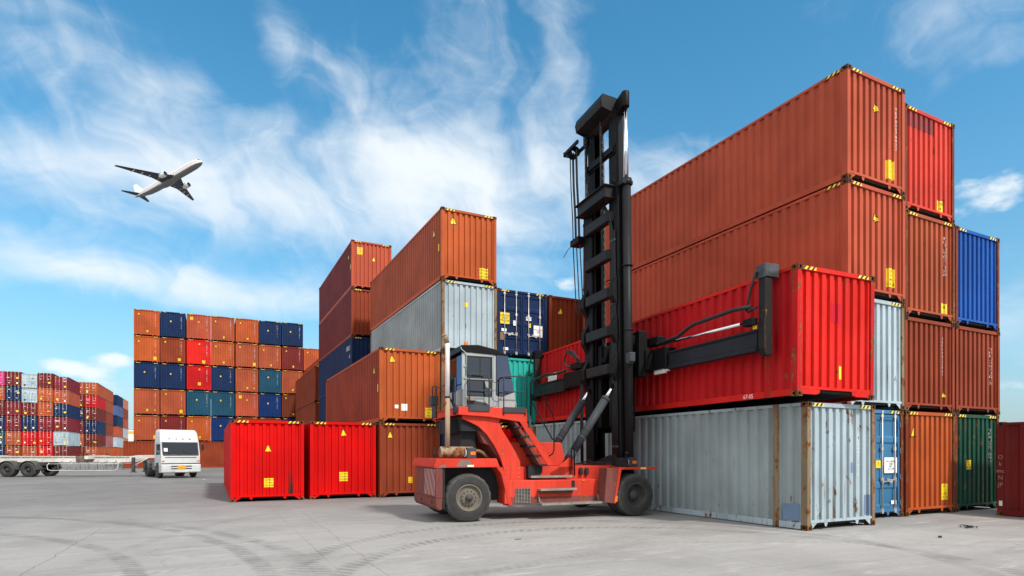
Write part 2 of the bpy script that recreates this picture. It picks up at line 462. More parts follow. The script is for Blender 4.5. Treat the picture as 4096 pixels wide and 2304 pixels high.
NCONT = [0]; JIT = random.Random(21)
def container(label, s, l, z, color, H=2.896, L=12.192, rot=0, end='corr', rust=.1, postrust=None, tri=None, cau=None,
              num=None, tape=True, far=False, posts45=False, group=None, side=None, siderust=None, sidetri=False, sidetape=False, name='shipping_container',
              pitch=.30, cautxt="CAUTION\n9'6\" HIGH\nCONTAINER", skirt=False, castings=True, numsize=.115):
    """(s,l) = near left corner of the end that faces the camera side"""
    rot += R(JIT.uniform(-.10, .10)); s += JIT.uniform(-.012, .012); l += JIT.uniform(-.015, .015)
    ca, sa = math.cos(rot), math.sin(rot)
    cx, cy = s + ca*W/2 - sa*L/2, l + sa*W/2 + ca*L/2
    o = empty(name, (cx, cy, z), rot)
    tag(o, label, 'container', group)
    PM = pmat(color, rust, **(dict(fade=.03, scratch=.1, dirt=.35) if color == 'bright red' else {})); SM = PM if side is None else pmat(side, rust if siderust is None else siderust)  # side colour: darker copy of the end paint, shade put into the colour
    FM = PM if postrust is None else (M_rustpost if postrust == 'rust' else pmat(postrust, .9))
    fy = -L/2
    def part(nm, me, mats=None, loc=(0,0,0), rot=None, scale=None, par=o):
        return link(nm, me, par, 0, mats, loc, rot, scale)
    part('frame', m_frame(L, H, posts45, False, skirt), [PM, FM, M_under])
    if far:
        part('wall_shell', m_shell(L, H), [SM])
    else:
        part('side_panel', m_side(L, H, pitch), [SM]); part('side_panel', m_side(L, H, pitch), [SM], rot=(0,0,math.pi))
        part('roof_panel', m_roof(L, H), [PM]); part('end_panel', m_end(H), [PM], (0,L/2,0), (0,0,math.pi))
        if castings:
            for a in (1, -1):
                for c in (1, -1):
                    for d in (1, -1):
                        part('corner_casting', m_cast(), None, (-a*(W/2+.003), -c*(L/2+.003), 0 if d > 0 else H+.004), None, (a, c, d))
    if end == 'corr':
        part('end_panel', m_end(H), [PM], (0, fy, 0))
    else:
        part('door_gasket', m_gasket(H), None, (0, fy, 0))
        for sx in (-1, 1):
            lf = part('door_leaf', m_leaf(H, sx), [PM], (0, fy, 0))
            for q in (.30, .86) if not far else (.3, .86):
                lb = link('locking_bar', m_bar(H), lf, 0, None, (sx*q, -.004+.02, 0))
                if not far:
                    link('door_handle', m_handle(), lf, 0, None, (sx*q, .02, 1.02 if q > .5 else .98), None, (-sx if q > .5 else sx, 1, 1))
            if not far: link('hinge', m_hinges(H, sx), lf, 0, [PM])
    if tape:
        for sx in (-1, 1): part('hazard_tape', m_tape(H), None, (sx*.84, fy+.0095, H-.058))
    if sidetape: part('hazard_tape', m_tape(H), None, (-W/2-.0005, fy+.42, H-.05), (0,0,-math.pi/2))
    if sidetri:
        b = MB(); x = -W/2+.012
        for k, s_ in ((1, .30), (0, .23)):
            b.mi = k; y = -L/2+.95; zc = 1.95+(.0 if k else .03); xx = x-(.0 if k else .004)
            b.add([(xx,y+s_/2,zc),(xx,y-s_/2,zc),(xx,y-.02,zc+s_),(xx,y+.02,zc+s_)], [(0,1,2,3)])
        me = b.mesh('warning_triangle', False); me.materials.append(M_yellow); me.materials.append(M_black); link('warning_triangle', me, o)
        b = MB(); b.add([(x,-L/2+.42,1.2),(x,-L/2+.30,1.2),(x,-L/2+.30,1.5),(x,-L/2+.42,1.5)], [(0,1,2,3)])
        me = b.mesh('caution_label', False); me.materials.append(M_yellow); link('caution_label', me, o)
    if tri:
        for t in (tri if isinstance(tri, list) else [tri]):
            part('warning_triangle', cached(('tri',)+t, lambda: m_triangle(*t)), None, (0, fy, 0))
    if cau:
        for t in (cau if isinstance(cau, list) else [cau]):
            part('caution_label', cached(('cau',)+t+(cautxt,), lambda: m_caution(*t, cautxt)), None, (0, fy, 0))
    if num is not None:
        code = CODES[(NCONT[0]) % len(CODES)]; x, zc = num
        part('number_marking', cached(('num', code, x, zc, numsize), lambda: m_number(code, x, zc, numsize, H)), None, (0, fy, 0))
    NCONT[0] += 1
    return o
def decal_part(o, nm, mb, mats, L=12.192):
    me = mb.mesh(nm, False)
    for m in mats: me.materials.append(m)
    return link(nm, me, o, 0, None, (0, -L/2, 0))
# ------------------------------------------------------------------ placing the stacks (s = world x, l = world y)
G1 = 'containers in the big stack right of the handler'
def T(n, extra=0): return n*2.908 + extra
# near right stack
L45 = 13.716
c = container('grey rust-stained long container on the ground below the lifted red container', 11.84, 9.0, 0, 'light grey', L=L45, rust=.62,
          postrust='rust', posts45=True, side='grey', siderust=.34, num=(.62, 1.75), pitch=.33, group=G1, numsize=.11)  # darker grey on the long side paints in its shade
b = decal(-1.05+.0, -.78, .26, .68); b2 = decal(.86, 1.10, .26, .74); 
P_patch = paint('patch_blue_grey', (.16,.22,.34), .1)
for d in (b2, decal(.36,.47,1.28,1.52)): decal_part(c, 'paint_patch', d, [P_patch], L45)
pb = MB(); pb.add([(-W/2+.008,-L45/2+.66,.2),(-W/2+.008,-L45/2+.2,.2),(-W/2+.008,-L45/2+.2,.58),(-W/2+.008,-L45/2+.66,.58)], [(0,1,2,3)])
me = pb.mesh('paint_patch', False); me.materials.append(P_patch); link('paint_patch', me, c)
# second column (behind, to the right)
c = container('steel blue container with white-barred doors on the ground right of the grey rusted container', 14.38, 9.80, 0, 'steel blue', end='door', rust=.3, postrust='dark brown', group=G1)
def sticker_box(o, nm, x0, x1, z0, z1, m, txt=None, size=.1, H=2.896, y=.036, tm=None, L=12.192):
    b = MB(); b.add([(x0,y,z0),(x1,y,z0),(x1,y,z1),(x0,y,z1)], [(0,1,2,3)])
    if txt:
        b.mi = 1; vs, fs = text_mb(txt, size, 'CENTER', .9)
        b.add([((x0+x1)/2+a, y-.004, (z0+z1)/2+q) for a, _, q in vs], fs)
    return decal_part(o, nm, b, [m, tm or M_black], L)
sticker_box(c, 'data_plate', .42, .98, 1.20, 1.62, M_white, 'MAX GROSS\nTARE\nNET\nCU CAP', .075)
sticker_box(c, 'number_plate', -.32, .02, 1.72, 1.9, M_white, '22G1', .15)
sticker_box(c, 'caution_label', .06, .26, 1.34, 1.54, M_yellow, '!', .16)
sticker_box(c, 'small_sticker', .72, .95, .36, .46, M_white)
container('light grey streaked container above the blue-doored one, right of the lifted red container', 14.38, 9.78, T(1), 'light grey', L=6.058, rust=.4, postrust='rust',
          num=(.60, 1.75), group=G1, numsize=.11)
container('brown container with cut yellow triangle, third tier of tallest stack', 14.38, 9.76, T(2), 'red-brown', rust=.06, tri=(-.02, 2.02, .28), cau=(.66, .62, .30, .50),
          sidetape=True, group=G1, cautxt='CAU\n9\'6"\nHIGH\nCONTAI')
container('topmost brown container of the tallest stack, highest in the photo', 14.38, 9.76, T(3), 'red-brown', rust=.06, tri=(.0, 2.02, .28), cau=(.66, .62, .30, .50),
          num=(.88, 1.75), sidetape=True, group=G1, cautxt='CA\n9\'\nH\nN')
# third column
container('bright orange container on the ground between blue doors and green container', 16.885, 9.80, 0, 'orange', rust=.08, tri=(-.80, 2.18, .27), cau=(.72, .62, .32, .46), postrust='dark brown', group=G1, cautxt='CAU\nFAT\nHIGH\nCONTAI')
container('red-brown container with white number column, on top of the bright orange one', 16.885, 9.80, T(1), 'brown', H=2.591, rust=.16, tri=(.72, .42, .26), num=(.66, 1.6), tape=False, group=G1)
container('rust-streaked orange-brown container with white patch, below the scarlet container', 16.885, 9.80, T(1)+2.603, 'copper', rust=.5, num=(.80, 1.9), cau=(.72, .36, .28, .34), postrust='dark brown', group=G1, cautxt='ON\nH')
sc = container('scarlet faded container on top of its stack beside the tallest brown stack', 16.885, 9.80, T(2)+2.603, 'faded red', rust=.45, num=(.72, 1.75), cau=(.55, .40, .32, .32), postrust='dark brown', group=G1, cautxt='TION\nHI')
decal_part(sc, 'paint_patch', decal(-.95, .30, 2.36, 2.76), [paint('faded_plum', (.25,.045,.045), .2)])
# fourth column
container('dark green rust-blotched container on the ground, shaded at far right', 19.445, 9.84, 0, 'green', rust=.62, cau=(-.42, 1.38, .24, .28), num=(.80, 1.9), postrust='dark brown', group=G1, cautxt='ON\n9\nHIGH')
container('red-brown container with short height between green and bright blue containers', 19.445, 9.84, T(1), 'brown', H=2.591, rust=.2, num=(.80, 1.5), tape=False, group=G1)
container('bright blue container on top of the rightmost stack', 19.445, 9.84, T(1)+2.603, 'bright blue', rust=.12, postrust='dark brown', group=G1)
# container at right edge, its long side towards us
c = container('dark maroon container cut off by the right edge of the photo, long side showing', 19.42, -3.4, 0, 'maroon', H=2.591, rust=.2, pitch=.42, tape=False, group=G1)
chalk = MB()
for i, t in enumerate(('O', 'k', 'mc', 'N', 'JP')):
    vs, fs = text_mb(t, .16); chalk.add([(-W/2-.001, 12.192/2-.085-a, 1.62-i*.19+q) for a, _, q in vs], fs)
me = chalk.mesh('chalk_marks', False); me.materials.append(plain('chalk', (.35,.2,.19), .9)); link('chalk_marks', me, c)
wl = MB(); wl.add([(-W/2-.001,12.192/2-.05,.28),(-W/2-.001,12.192/2-.13,.28),(-W/2-.001,12.192/2-.13,.42),(-W/2-.001,12.192/2-.05,.42)], [(0,1,2,3)])
me = wl.mesh('small_sticker', False); me.materials.append(M_white); link('small_sticker', me, c)

# two bright red containers and the row behind the handler
G2 = 'containers in the middle stacks'
c = container('bright red container at the left front with sooty streak and low caution label', .62, 23.29, 0, 'bright red', rust=.0, tri=(.0, 1.76, .25), cau=(.02, .66, .31, .32), group=G2, cautxt="CAUTION\n9'6\" HIGH\nCONTAINER")
soot, snt, sbs = newmat('soot_streak'); sbs.inputs['Base Color'].default_value = (.028,.018,.016,1); sbs.inputs['Roughness'].default_value = .9
stc = snt.nodes.new('ShaderNodeTexCoord'); sxyz = snt.nodes.new('ShaderNodeSeparateXYZ'); snt.links.new(stc.outputs['Object'], sxyz.inputs[0])
edge = math_(snt, 'SUBTRACT', 1.0, math_(snt, 'MULTIPLY', math_(snt, 'ABSOLUTE', math_(snt, 'SUBTRACT', sxyz.outputs[0], .78)), 9.0), clamp=True)
fall = math_(snt, 'MULTIPLY', math_(snt, 'SUBTRACT', 1.18, sxyz.outputs[2]), 1.25, clamp=True)
sn = noise(snt, vscale(snt, stc.outputs['Object'], (6,6,1.2)), 2.0, 5, .6)
snt.links.new(math_(snt, 'MULTIPLY', math_(snt, 'MULTIPLY', math_(snt,'POWER',edge,.6), fall), math_(snt, 'MULTIPLY_ADD', sn, 1.3, .25), clamp=True), sbs.inputs['Alpha'])
sb = decal(.66, .90, .24, 1.18)
decal_part(c, 'soot_mark', sb, [soot])
container('bright red container with warning triangle near its top, between the sooty red one and brown', 3.26, 23.27, 0, 'bright red', rust=.0, tri=(.0, 2.36, .25), cau=(.0, .83, .31, .34), group=G2)
container('plain brown container on the ground left of the handler, below an orange one', 5.79, 23.02, 0, 'brown', rust=.05, tri=(-.80, 2.30, .25), cau=(.0, .66, .17, .23), group=G2)
c = container('orange container with small white stickers behind the handler cab, on a brown one', 5.79, 23.02, T(1), 'orange', rust=.1, tri=(-.72, 2.34, .27), cau=(.76, .42, .30, .40), group=G2, side='brown', sidetri=True, cautxt='CAUTION\nFAT\nHIGH')  # brown side is the orange body with shade painted in
decal_part(c, 'small_sticker', decal(-.62, -.46, .56, .70), [M_white]); decal_part(c, 'small_sticker', decal(-.36, -.12, .48, .74), [M_white])
container('navy container seen under the handler arch, bottom of the grey container stack', 8.26, 22.92, 0, 'navy blue', rust=.1, group=G2)
container('orange container mostly hidden behind the handler cab, just below the grey one', 8.26, 22.92, T(1), 'orange', rust=.35, postrust='rust', group=G2)
c = container('light grey container with rusty corner posts directly below an orange container', 8.26, 22.92, T(2), 'light grey', rust=.42, postrust='rust', group=G2, side='grey', cau=(-.14, 1.98, .13, .20), cautxt='9')  # side grey darkened to imitate the shaded face
container('orange container on top of the grey one with rusty posts', 8.26, 22.92, T(3), 'orange', rust=.1, tri=(-.70, 2.28, .28), cau=(.66, .46, .36, .44), group=G2, side='copper', sidetri=True)  # copper side stands for the same orange in shade
container('red container glimpsed through the handler frame under the turquoise one', 10.80, 23.1, 0, 'bright red', rust=.05, group=G2)
container('turquoise container beside the handler cab, below the dark blue doors', 10.80, 23.1, T(1), 'turquoise', rust=.2, tape=False, group=G2)
c = container('dark blue container with double doors, white bars and yellow high trailer caution label', 10.80, 23.1, T(2), 'navy blue', end='door', rust=.2, group=G2)
sticker_box(c, 'caution_label', -1.06, -.62, 1.42, 1.90, M_yellow, 'CAUTION\nHIGH\nTRAILER', .115)
sticker_box(c, 'number_plate', .18, .44, 1.66, 1.82, M_white, '45G1', .12)
sticker_box(c, 'data_plate', .56, 1.0, .98, 1.48, M_white, 'MAX GROSS\nTARE\nNET', .075)
sticker_box(c, 'caution_label', .30, .42, 1.36, 1.54, M_yellow, '!', .13)
sticker_box(c, 'small_sticker', -1.0, -.76, 1.1, 1.22, M_white); sticker_box(c, 'small_sticker', -.9, -.68, .3, .42, M_white)
sticker_box(c, 'cardboard_patch', -1.06, -.84, .72, 1.06, plain('cardboard', (.22,.14,.08), .8))
sticker_box(c, 'small_sticker', -.44, -.30, 1.38, 1.60, M_white)
container('brown container right of the dark blue doors, mostly hidden by the mast', 13.36, 23.1, T(2), 'brown', rust=.1, tri=(-.62, 2.1, .27), tape=False, group=G2)
for k in (0, 1): container('brown container hidden behind the mast, %s tier below the brown one' % ('second', 'first')[k], 13.36, 23.1, T(k), 'brown', rust=.1, tape=False, group=G2)

# five-tier stack further back
G3 = 'containers in the stacks further back'
for k, (col, lab, kw) in enumerate([('navy blue', 'navy container at the bottom of the five-tier stack, behind the brown side', {}),
      ('navy blue', 'dark navy container second from bottom in the five-tier stack', {}),
      ('navy blue', 'navy container with white letters, middle of the five-tier stack', {}),
      ('maroon', 'red-brown container second from top in the five-tier stack', dict(tri=(.3, 1.9, .24))),
      ('wine red', 'red-brown container on top of the five-tier stack, yellow label high on its left', dict(tri=(.12, 1.76, .25), cau=(-.72, 2.3, .33, .42), sidetri=True))]):
    c = container(lab, 7.55, 36.8, T(k), 'red-brown' if k == 4 else ('brown' if k == 3 else col), rust=.1, group=G3, side='maroon' if k > 2 else None, **kw)  # maroon sides: shaded version of the end colour
    if k == 2:
        mk = MB()
        for i, (t, sz, yy, zz) in enumerate((('KKLU', .42, -5.1, 2.3), ('45', .3, -5.5, 1.75))):
            vs, fs = text_mb(t, sz); mk.add([(-W/2+.008, yy-a, zz+q) for a, _, q in vs], fs)
        me = mk.mesh('side_marking', False); me.materials.append(M_white); link('side_marking', me, c)
for k in range(3):
    container(('brown container at the bottom of the three-tier stack', 'brown container in the middle of the three-tier stack left of the navy ones', 'brown container on top of the three-tier stack beside the tall wall')[k],
              7.5, 50.8, T(k), 'brown', rust=.05, group=G3, castings=False)
for k in range(4):
    container('red-brown container %s of a stack half hidden behind the three-tier stack' % ('at the bottom', 'second from bottom', 'third from bottom', 'on top')[k],
              10.15, 65, T(k), 'red-brown', rust=.05, group=G3, far=True)
# long brown container in front of the wall (its long side towards us)
def sideways(label, x, y, z, col):
    o = container(label, 0, 0, z, col, rust=.05, group=G3, castings=False, tape=False, end='corr')
    o.rotation_euler = (0, 0, math.pi/2); o.location = (x+12.192/2, y+W/2, z)
    for q in (-.85, .85):
        link('hazard_tape', m_tape(2.896), o, 0, None, (-W/2+.0, q*6.45, 2.896-.05), (0,0,-math.pi/2))
    # long side -x of the container now faces -y
    return o
# ------------------------------------------------------------------ the tall wall of end-on containers and the far door-side stacks
sideways('long brown container lying sideways on the ground behind the white truck', -8.1, 75.0, 0, 'brown').rotation_euler = (0,0,math.pi/2)
ORD = ['first', 'second', 'third', 'fourth', 'fifth', 'sixth', 'seventh', 'eighth']
G4 = 'containers in the tall end-on wall'
rows = [  # top to bottom
 ('top', ['rust orange','navy blue','red-brown','copper','rust orange','navy blue','navy blue']),
 ('second', ['orange','brown','scarlet','rust orange','copper','copper','maroon']),
 ('third', ['navy blue','navy blue','red','navy blue','copper','teal blue','copper']),
 ('fourth', ['copper','copper','teal blue','teal blue','red-brown','dark blue','dark brown']),
 ('fifth', ['copper','maroon','orange','dark blue','brown','brown','navy blue']),
 ('bottom', ['brown','brown','maroon','brown','navy blue','brown','brown'])]
rw = random.Random(3)
for r, (rn, cols) in enumerate(rows):
    for k, col in enumerate(cols):
        blue = 'blue' in col
        kw = {}
        if blue: kw = dict(cau=(-.22, 1.85+rw.uniform(-.15,.1), .13, .16))
        else:
            kw = dict(tri=(rw.choice([-.75,-.7,-.72]), 2.28+rw.uniform(-.12,.08), .22), cau=rw.choice([(.78,.48,.30,.36),(.05,.55,.18,.22),(.62,.5,.28,.30),(.1,.5,.18,.22)]))
            if (r, k) in ((2,2),(1,2)): kw = dict(tri=(.05, 2.35, .22), cau=((.05 if r == 2 else .5), .8 if r == 2 else .42, .30, .32))
            if (r, k) in ((0,2),(3,4)): kw = dict(cau=(-.72, 2.38, .30, .34), tri=(.0, 1.95, .22))
            if (r, k) in ((2,4),(2,6),(3,0)): kw = dict(cau=(.05,.55,.18,.22), tri=(.78,.48,.2))
        posname = 'leftmost' if k == 0 else ('rightmost' if k == 6 else ORD[k] + ' from left')
        lab = '%s container, %s in %s row of tall wall behind white truck' % (col, posname, rn if r == 0 else rn + '-highest')
        if r == 5: lab = '%s container, %s in the hidden bottom row of the tall wall' % (col, posname)
        container(lab, -7.46+k*2.525+(.035 if k == 2 else -.04 if k == 3 else 0), 77.9+rw.uniform(-.06,.06), T(5-r), col, rust=.12, num=(.80, 1.80), far=True, group=G4, numsize=.145, **kw)
for k, (col, nm) in enumerate([('brown','bottom'),('brown','second from bottom'),('red-brown','third from bottom'),('brown','second from top'),('rust orange','topmost')]):
    container('%s container, %s in the lower stack right of the tall wall' % (col, nm), 10.22, 78.0, T(k), col, rust=.12, far=True, tri=(-.75,2.3,.22), num=(-.9,1.2) if k == 3 else None, group=G4)
# far door-side block
G5 = 'containers in the far block at left showing doors'
D = [ ['navy blue','teal blue','navy blue','maroon','rust orange','pink'],
      ['brown','copper','wine red','wine red','navy blue','maroon'],
      ['copper','red','navy blue','maroon','light grey','light grey'],
      ['red','red','wine red','rust orange','rust orange','maroon'],
      ['maroon','light grey','wine red','navy blue','red-brown','wine red'] ]
HT = [[2.896]*6, [2.896]*6, [2.896,2.896,2.896,2.591,2.896,2.896], [2.896]*6, [2.896,2.896,2.896,2.591,2.896,2.591]]
RN = ['bottom row','second row up','third row up','fourth row up','fifth row up','top row']
rd = random.Random(11)
def far_marks(o, col, L=12.192):
    b = MB(); white = 'grey' not in col
    for x0 in (-.95, .25):
        for z in (2.25, 1.95, 1.62, 1.05, .62):
            if rd.random() < .45:
                w = rd.uniform(.12, .45); x = x0 + rd.uniform(0, .55-w)
                b.box(x, x+w, .030, .034, z, z+rd.uniform(.04, .11))
    b.v and decal_part(o, 'door_marking', b, [M_white if white else M_black], L)
    if rd.random() < .75:
        b = MB(); x = rd.choice([-.9,.45,-.8,.6]); z = rd.choice([.45,.5,1.5,.8]); b.box(x, x+.36, .026, .032, z, z+.33); decal_part(o, 'caution_label', b, [M_yellow], L)
    if rd.random() < .5:
        b = MB(); x = rd.choice([-.9,.5]); z = .5; b.box(x, x+.26, .026, .032, z, z+.30); decal_part(o, 'data_plate', b, [M_black if not white else M_white], L)
for k, colrow in enumerate(D):
    z = 0
    for r, col in enumerate(colrow):
        H = HT[k][r]
        pn = ('cut-off column', 'second column', 'third column', 'fourth column', 'rightmost column')[k]
        o = container('%s container with doors, %s, %s of far left door-side block' % (col, RN[r], pn), -38.03+k*2.525, 150.0, z, col, H=H, end='door', rust=.1, far=True, group=G5)
        far_marks(o, col)
        if (k, r) == (4, 2):
            b = MB(); vs, fs = text_mb('tex', .62); b.add([(-.62+a, .022, 2.15+q) for a, _, q in vs], fs); decal_part(o, 'door_lettering', b, [M_white])
        z += H + .012
E_ = [['maroon','orange','maroon','navy blue','maroon','red-brown'], ['rust orange','maroon','navy blue','maroon','red','rust orange']]
for k, colrow in enumerate(E_):
    for r, col in enumerate(colrow):
        o = container('%s container with doors, %s, %s behind far left block' % (col, RN[r], 'half hidden column' if k == 0 else 'outer column'),
                  -27.75+k*2.525, 165.6, T(r), col, end='door', rust=.1, far=True, group=G5)
        far_marks(o, col)
for i, (l, cols) in enumerate([(178.3, ['orange','dull pink','brown','brown','copper','rust orange']), (198.6, ['rust orange','light grey','red-brown','navy blue','slate blue','navy blue']), (211.4, ['copper','salmon','light grey','red-brown','brown','salmon'])]):
    for r, col in enumerate(cols):
        container('%s container seen side-on, %s, %s of three receding far stacks' % (col, RN[r], ('nearest', 'middle', 'farthest')[i]), -25.23, l, T(r), col, rust=.05, far=True, group=G5, tape=False)
# white warehouse far behind
wh = empty('warehouse', (-22, 232, 0)); tag(wh, 'small white warehouse with yellow band in the gap between far stacks', 'building')
MB().box(-2,30,0,12,0,9.2).build('wall', plain('white_cladding', (.72,.72,.70), .6), wh)
MB().prism([(-2.4,9.2),(30.4,9.2),(14,11.2)], -.3, 12.3).build('roof', plain('roof_sheet', (.62,.62,.60), .5), wh)
MB().box(-2.02,30.02,-.05,0,2.6,3.5).build('yellow_band', plain('band_yellow', (.75,.40,.03), .6), wh)
MB().box(-2.02,30.02,-.05,0,7.6,8.4).build('yellow_band', plain('band_yellow', (.75,.40,.03), .6), wh)
# ------------------------------------------------------------------ container handler (x forward, y away from us, z up)
HROT = R(-4.733)
hd = empty('container_handler', (5.781, 14.030, 0), HROT)
tag(hd, 'red container handler truck with grey cab and tall black mast lifting a red container', 'container handler')
KR = paint('handler_red', (.62,.048,.026), .16, fade=.35, rough=.5, scratch=.35, dirt=.6, dents=.05)
KRD = paint('handler_red_grimy', (.185,.055,.048), .75, fade=.7, rough=.62, scratch=.7, dirt=.9, dents=.08)
KB = paint('mast_black', (.007,.007,.008), .05, fade=.3, rough=.42, scratch=.06, dirt=.0, dents=.05)  # posts painted darker than the rungs to imitate deep shade
KB2 = paint('mast_black_lit', (.020,.020,.021), .05, fade=.4, rough=.36, scratch=.08, dirt=.0, dents=.04)  # lighter copy of the mast black, imitating light on the rungs
KBD = plain('dark_void', (.010,.010,.011), .8)
KG = paint('cab_grey', (.36,.38,.375), .06, fade=.3, rough=.45, scratch=.1, dirt=.25, dents=.02)
KD = paint('charcoal_grey', (.055,.062,.070), .05, fade=.4, rough=.45, scratch=.15, dirt=.3, dents=.02)
RUB = plain('tyre_rubber', (.030,.029,.028), .82, var=.4)
RUBD = plain('tyre_tread_dusty', (.062,.060,.056), .9, var=.4)
RIM = paint('rim_dusty', (.16,.14,.115), .35, fade=.6, rough=.7, scratch=.3, dirt=.7)
RIMD = plain('rim_dark', (.05,.048,.045), .7, var=.4)
CHR = plain('chrome_rod', (.78,.79,.80), .12, metal=1, var=.05)
STL = plain('step_steel', (.27,.25,.22), .55, metal=.4, var=.4)
HOSE = plain('black_hose', (.012,.012,.012), .5, var=0)
GLS = glassy('cab_glass', (.06,.075,.15), .02, ior=2.2, refl=(.50,.58,.85))
GLD = glassy('dark_door_glass', (.04,.045,.055), .02, refl=(.6,.65,.75))
MUF = paint('burnt_muffler', (.34,.25,.17), .95, fade=.5, rough=.6, scratch=.5, dirt=.6)
PIPE = paint('exhaust_pipe', (.62,.58,.52), .45, fade=.3, rough=.4, scratch=.1, dirt=.5, dents=0)
PIPET = paint('exhaust_pipe_rusty', (.36,.25,.16), .6, fade=.3, rough=.5, scratch=.1, dirt=.8, dents=0)
AMB = plain('amber_lens', (.75,.16,.01), .25, var=.1)
LENS = plain('lamp_lens', (.75,.75,.72), .15, var=.1)
STRIPE = hazard_mat('worn_stripes', (.30,.055,.042), (.21,.19,.175), 2.6, .6)
def P(nm, mb, mat, bevel=.012, par=hd): return mb.build(nm, mat, par, bevel)
def tyre_mb(c, r, w, ri, lug=.012, n=120, flat=.0):
    """c = centre of the outer face; tyre goes to +y by w"""
    m = MB()
    pr = [(ri, .03), (ri+.03, .0), (ri+(r-ri)*.55, -.012), (r-.06, .012), (r-.018, .035), (r, .075), (r, w/2), (r, w-.075), (r-.018, w-.035), (r-.06, w-.012), (ri+.03, w), (ri, w-.03)]
    m.lathe(pr, c, 'y', n, mod=lambda i, k: (-lug if (i in (4,5,7,8) and k % 6 in (0,1)) else 0) + (-lug*1.2 if i == 6 and k % 6 in (3,) else 0))
    z0 = c[2]-r
    m.v = [(x, y, max(z, z0+flat)) for x, y, z in m.v]
    return m
def wheel(par, x, z, y, r, w, ri, flip=1, deep=False, bolts=12, nm='wheel', flat=.018):
    """outer face at y; flip=-1 for wheels on the far side"""
    def fl(m):
        if flip < 0:
            m.v = [(a, 2*y-b_, c_) for a, b_, c_ in m.v]
        return m
    tw = fl(tyre_mb((x,y,z), r, w, ri, flat=flat)).build(nm, RUBD, par)
    sd = MB(); sd.lathe([(ri+.035,-.006),(ri+(r-ri)*.5,-.0175),(r-.075,.003)], (x,y,z), 'y', 72); sd.v = [(a,b_,max(c_, z-r+flat+.03)) for a,b_,c_ in sd.v]; fl(sd).build('sidewall', RUB, tw)
    rm = MB()
    d = .20 if deep else .05
    rm.lathe([(ri+.012,.01),(ri+.012,-.006),(ri-.02,-.006),(ri-.035,.03),(ri-.05,d),(ri*.62,d+.02),(ri*.56,d-.03),(ri*.30,d-.035),(.001,d-.035)], (x,y,z), 'y', 48)
    fl(rm).build('rim', RIMD if deep else RIM, tw)
    hb = MB(); hr = ri*.44 if deep else ri*.27
    hb.lathe([(hr,d),(hr,d-.09),(hr*.86,d-.12),(hr*.5,d-.125),(hr*.45,d-.15 if not deep else d-.13),(.001,d-.155 if not deep else d-.13)], (x,y,z), 'y', 28); fl(hb).build('hub', RIMD, tw)
    for k in range(bolts):
        t = 2*math.pi*(k+.3)/bolts; b_ = MB(); b_.lathe([(.017,d-.02),(.017,d-.062),(.001,d-.066)], (x+ri*.55*math.cos(t), y, z+ri*.55*math.sin(t)), 'y', 8); fl(b_).build('wheel_bolt', RIM if not deep else RIMD, tw)
    return tw
wheel(hd, 0, .61, 0, .61, .36, .335); wheel(hd, 0, .61, 2.5, .61, .36, .335, -1)
wheel(hd, 4.66, .585, -.43, .585, .36, .33, deep=True, bolts=10); wheel(hd, 4.66, .585, -.04, .585, .36, .33, deep=True, bolts=0, nm='inner_wheel')
wheel(hd, 4.66, .585, 2.93, .585, .36, .33, -1, deep=True, bolts=10)
ax = MB(); ax.cyl((0,.3,.61),(0,2.2,.61),.12); ax.cyl((4.66,.2,.585),(4.66,2.5,.585),.17); ax.box(-.3,.3,.7,1.8,.45,.85); ax.build('axle', KBD, hd)
# --- chassis
ch = MB()
ch.box(-.65,5.05,.50,2.0,.52,1.36)
ch.box(.9,5.05,.36,2.14,1.0,1.375)
P('chassis', ch, KR)
tw = MB(); tw.prism([(1.3,1.376),(1.3,2.03),(2.83,2.03),(3.02,1.376)], .52, 1.98, 'y'); P('tower_block', tw, KR, .02)
tb = MB(); tb.prism([(.95,.42),(.97,1.03),(3.80,1.02),(3.66,.42)], .0, .58, 'y'); tank = P('side_tank', tb, KR, .02)
bs = MB(); bs.prism([(1.1,.405),(1.13,.60),(3.74,.575),(3.68,.405)], -.006, .0, 'y'); P('tank_band', bs, KRD, 0, tank)
# grille
gr = MB(); gr.box(1.25,1.67,-.012,-.004,.43,.82); gp = P('grille', gr, KBD, 0, hd)
gb = MB()
for k in range(11): gb.box(1.25,1.67,-.026,-.012,.44+k*.036,.452+k*.036)
for k in range(6): gb.box(1.25+k*.0815,1.262+k*.0815,-.027,-.0125,.43,.82)
P('grille_mesh', gb, STL, 0, gp)
fb = MB(); fb.box(.94,.99,-.02,.5,.38,1.36)
f2 = MB(); f2.prism([(.73,1.37),(.90,1.37),(1.17,.40),(1.10,.36),(1.06,.42),(.86,1.20)], -.015, .5, 'y'); P('rear_fender', f2, KR, .01)
ff = MB(); ff.prism([(3.74,1.33),(3.86,1.33),(4.2,1.33),(4.16,1.26),(3.98,.37),(3.66,.42)], -.42, -.0, 'y')
ff.v = [(x - (0.0 if y < -.2 else (.10 if x > 3.9 and z < 1.2 else 0)), y, z) for x, y, z in ff.v]
P('front_fender', ff, KRD, .008)
fe = MB(); fe.prism([(4.10,1.345),(4.20,1.345),(4.0,.37),(3.955,.39)], -.435, -.42, 'y'); P('fender_edge', fe, KR, .004)
fr = MB(); fr.box(4.16,5.35,-.43,.5,1.285,1.345); fr.box(4.16,5.35,2.0,2.93,1.285,1.345); P('fender_top', fr, KR, .01)
rf_ = MB(); rf_.box(4.80,4.98,-.437,-.43,1.295,1.338); P('reflector', rf_, plain('cream_reflector', (.8,.62,.32), .4), 0)
rr_ = MB(); rr_.box(-.05,.12,-.018,-.011,1.395,1.44); P('reflector', rr_, plain('cream_reflector_b', (.8,.72,.55), .4), 0)
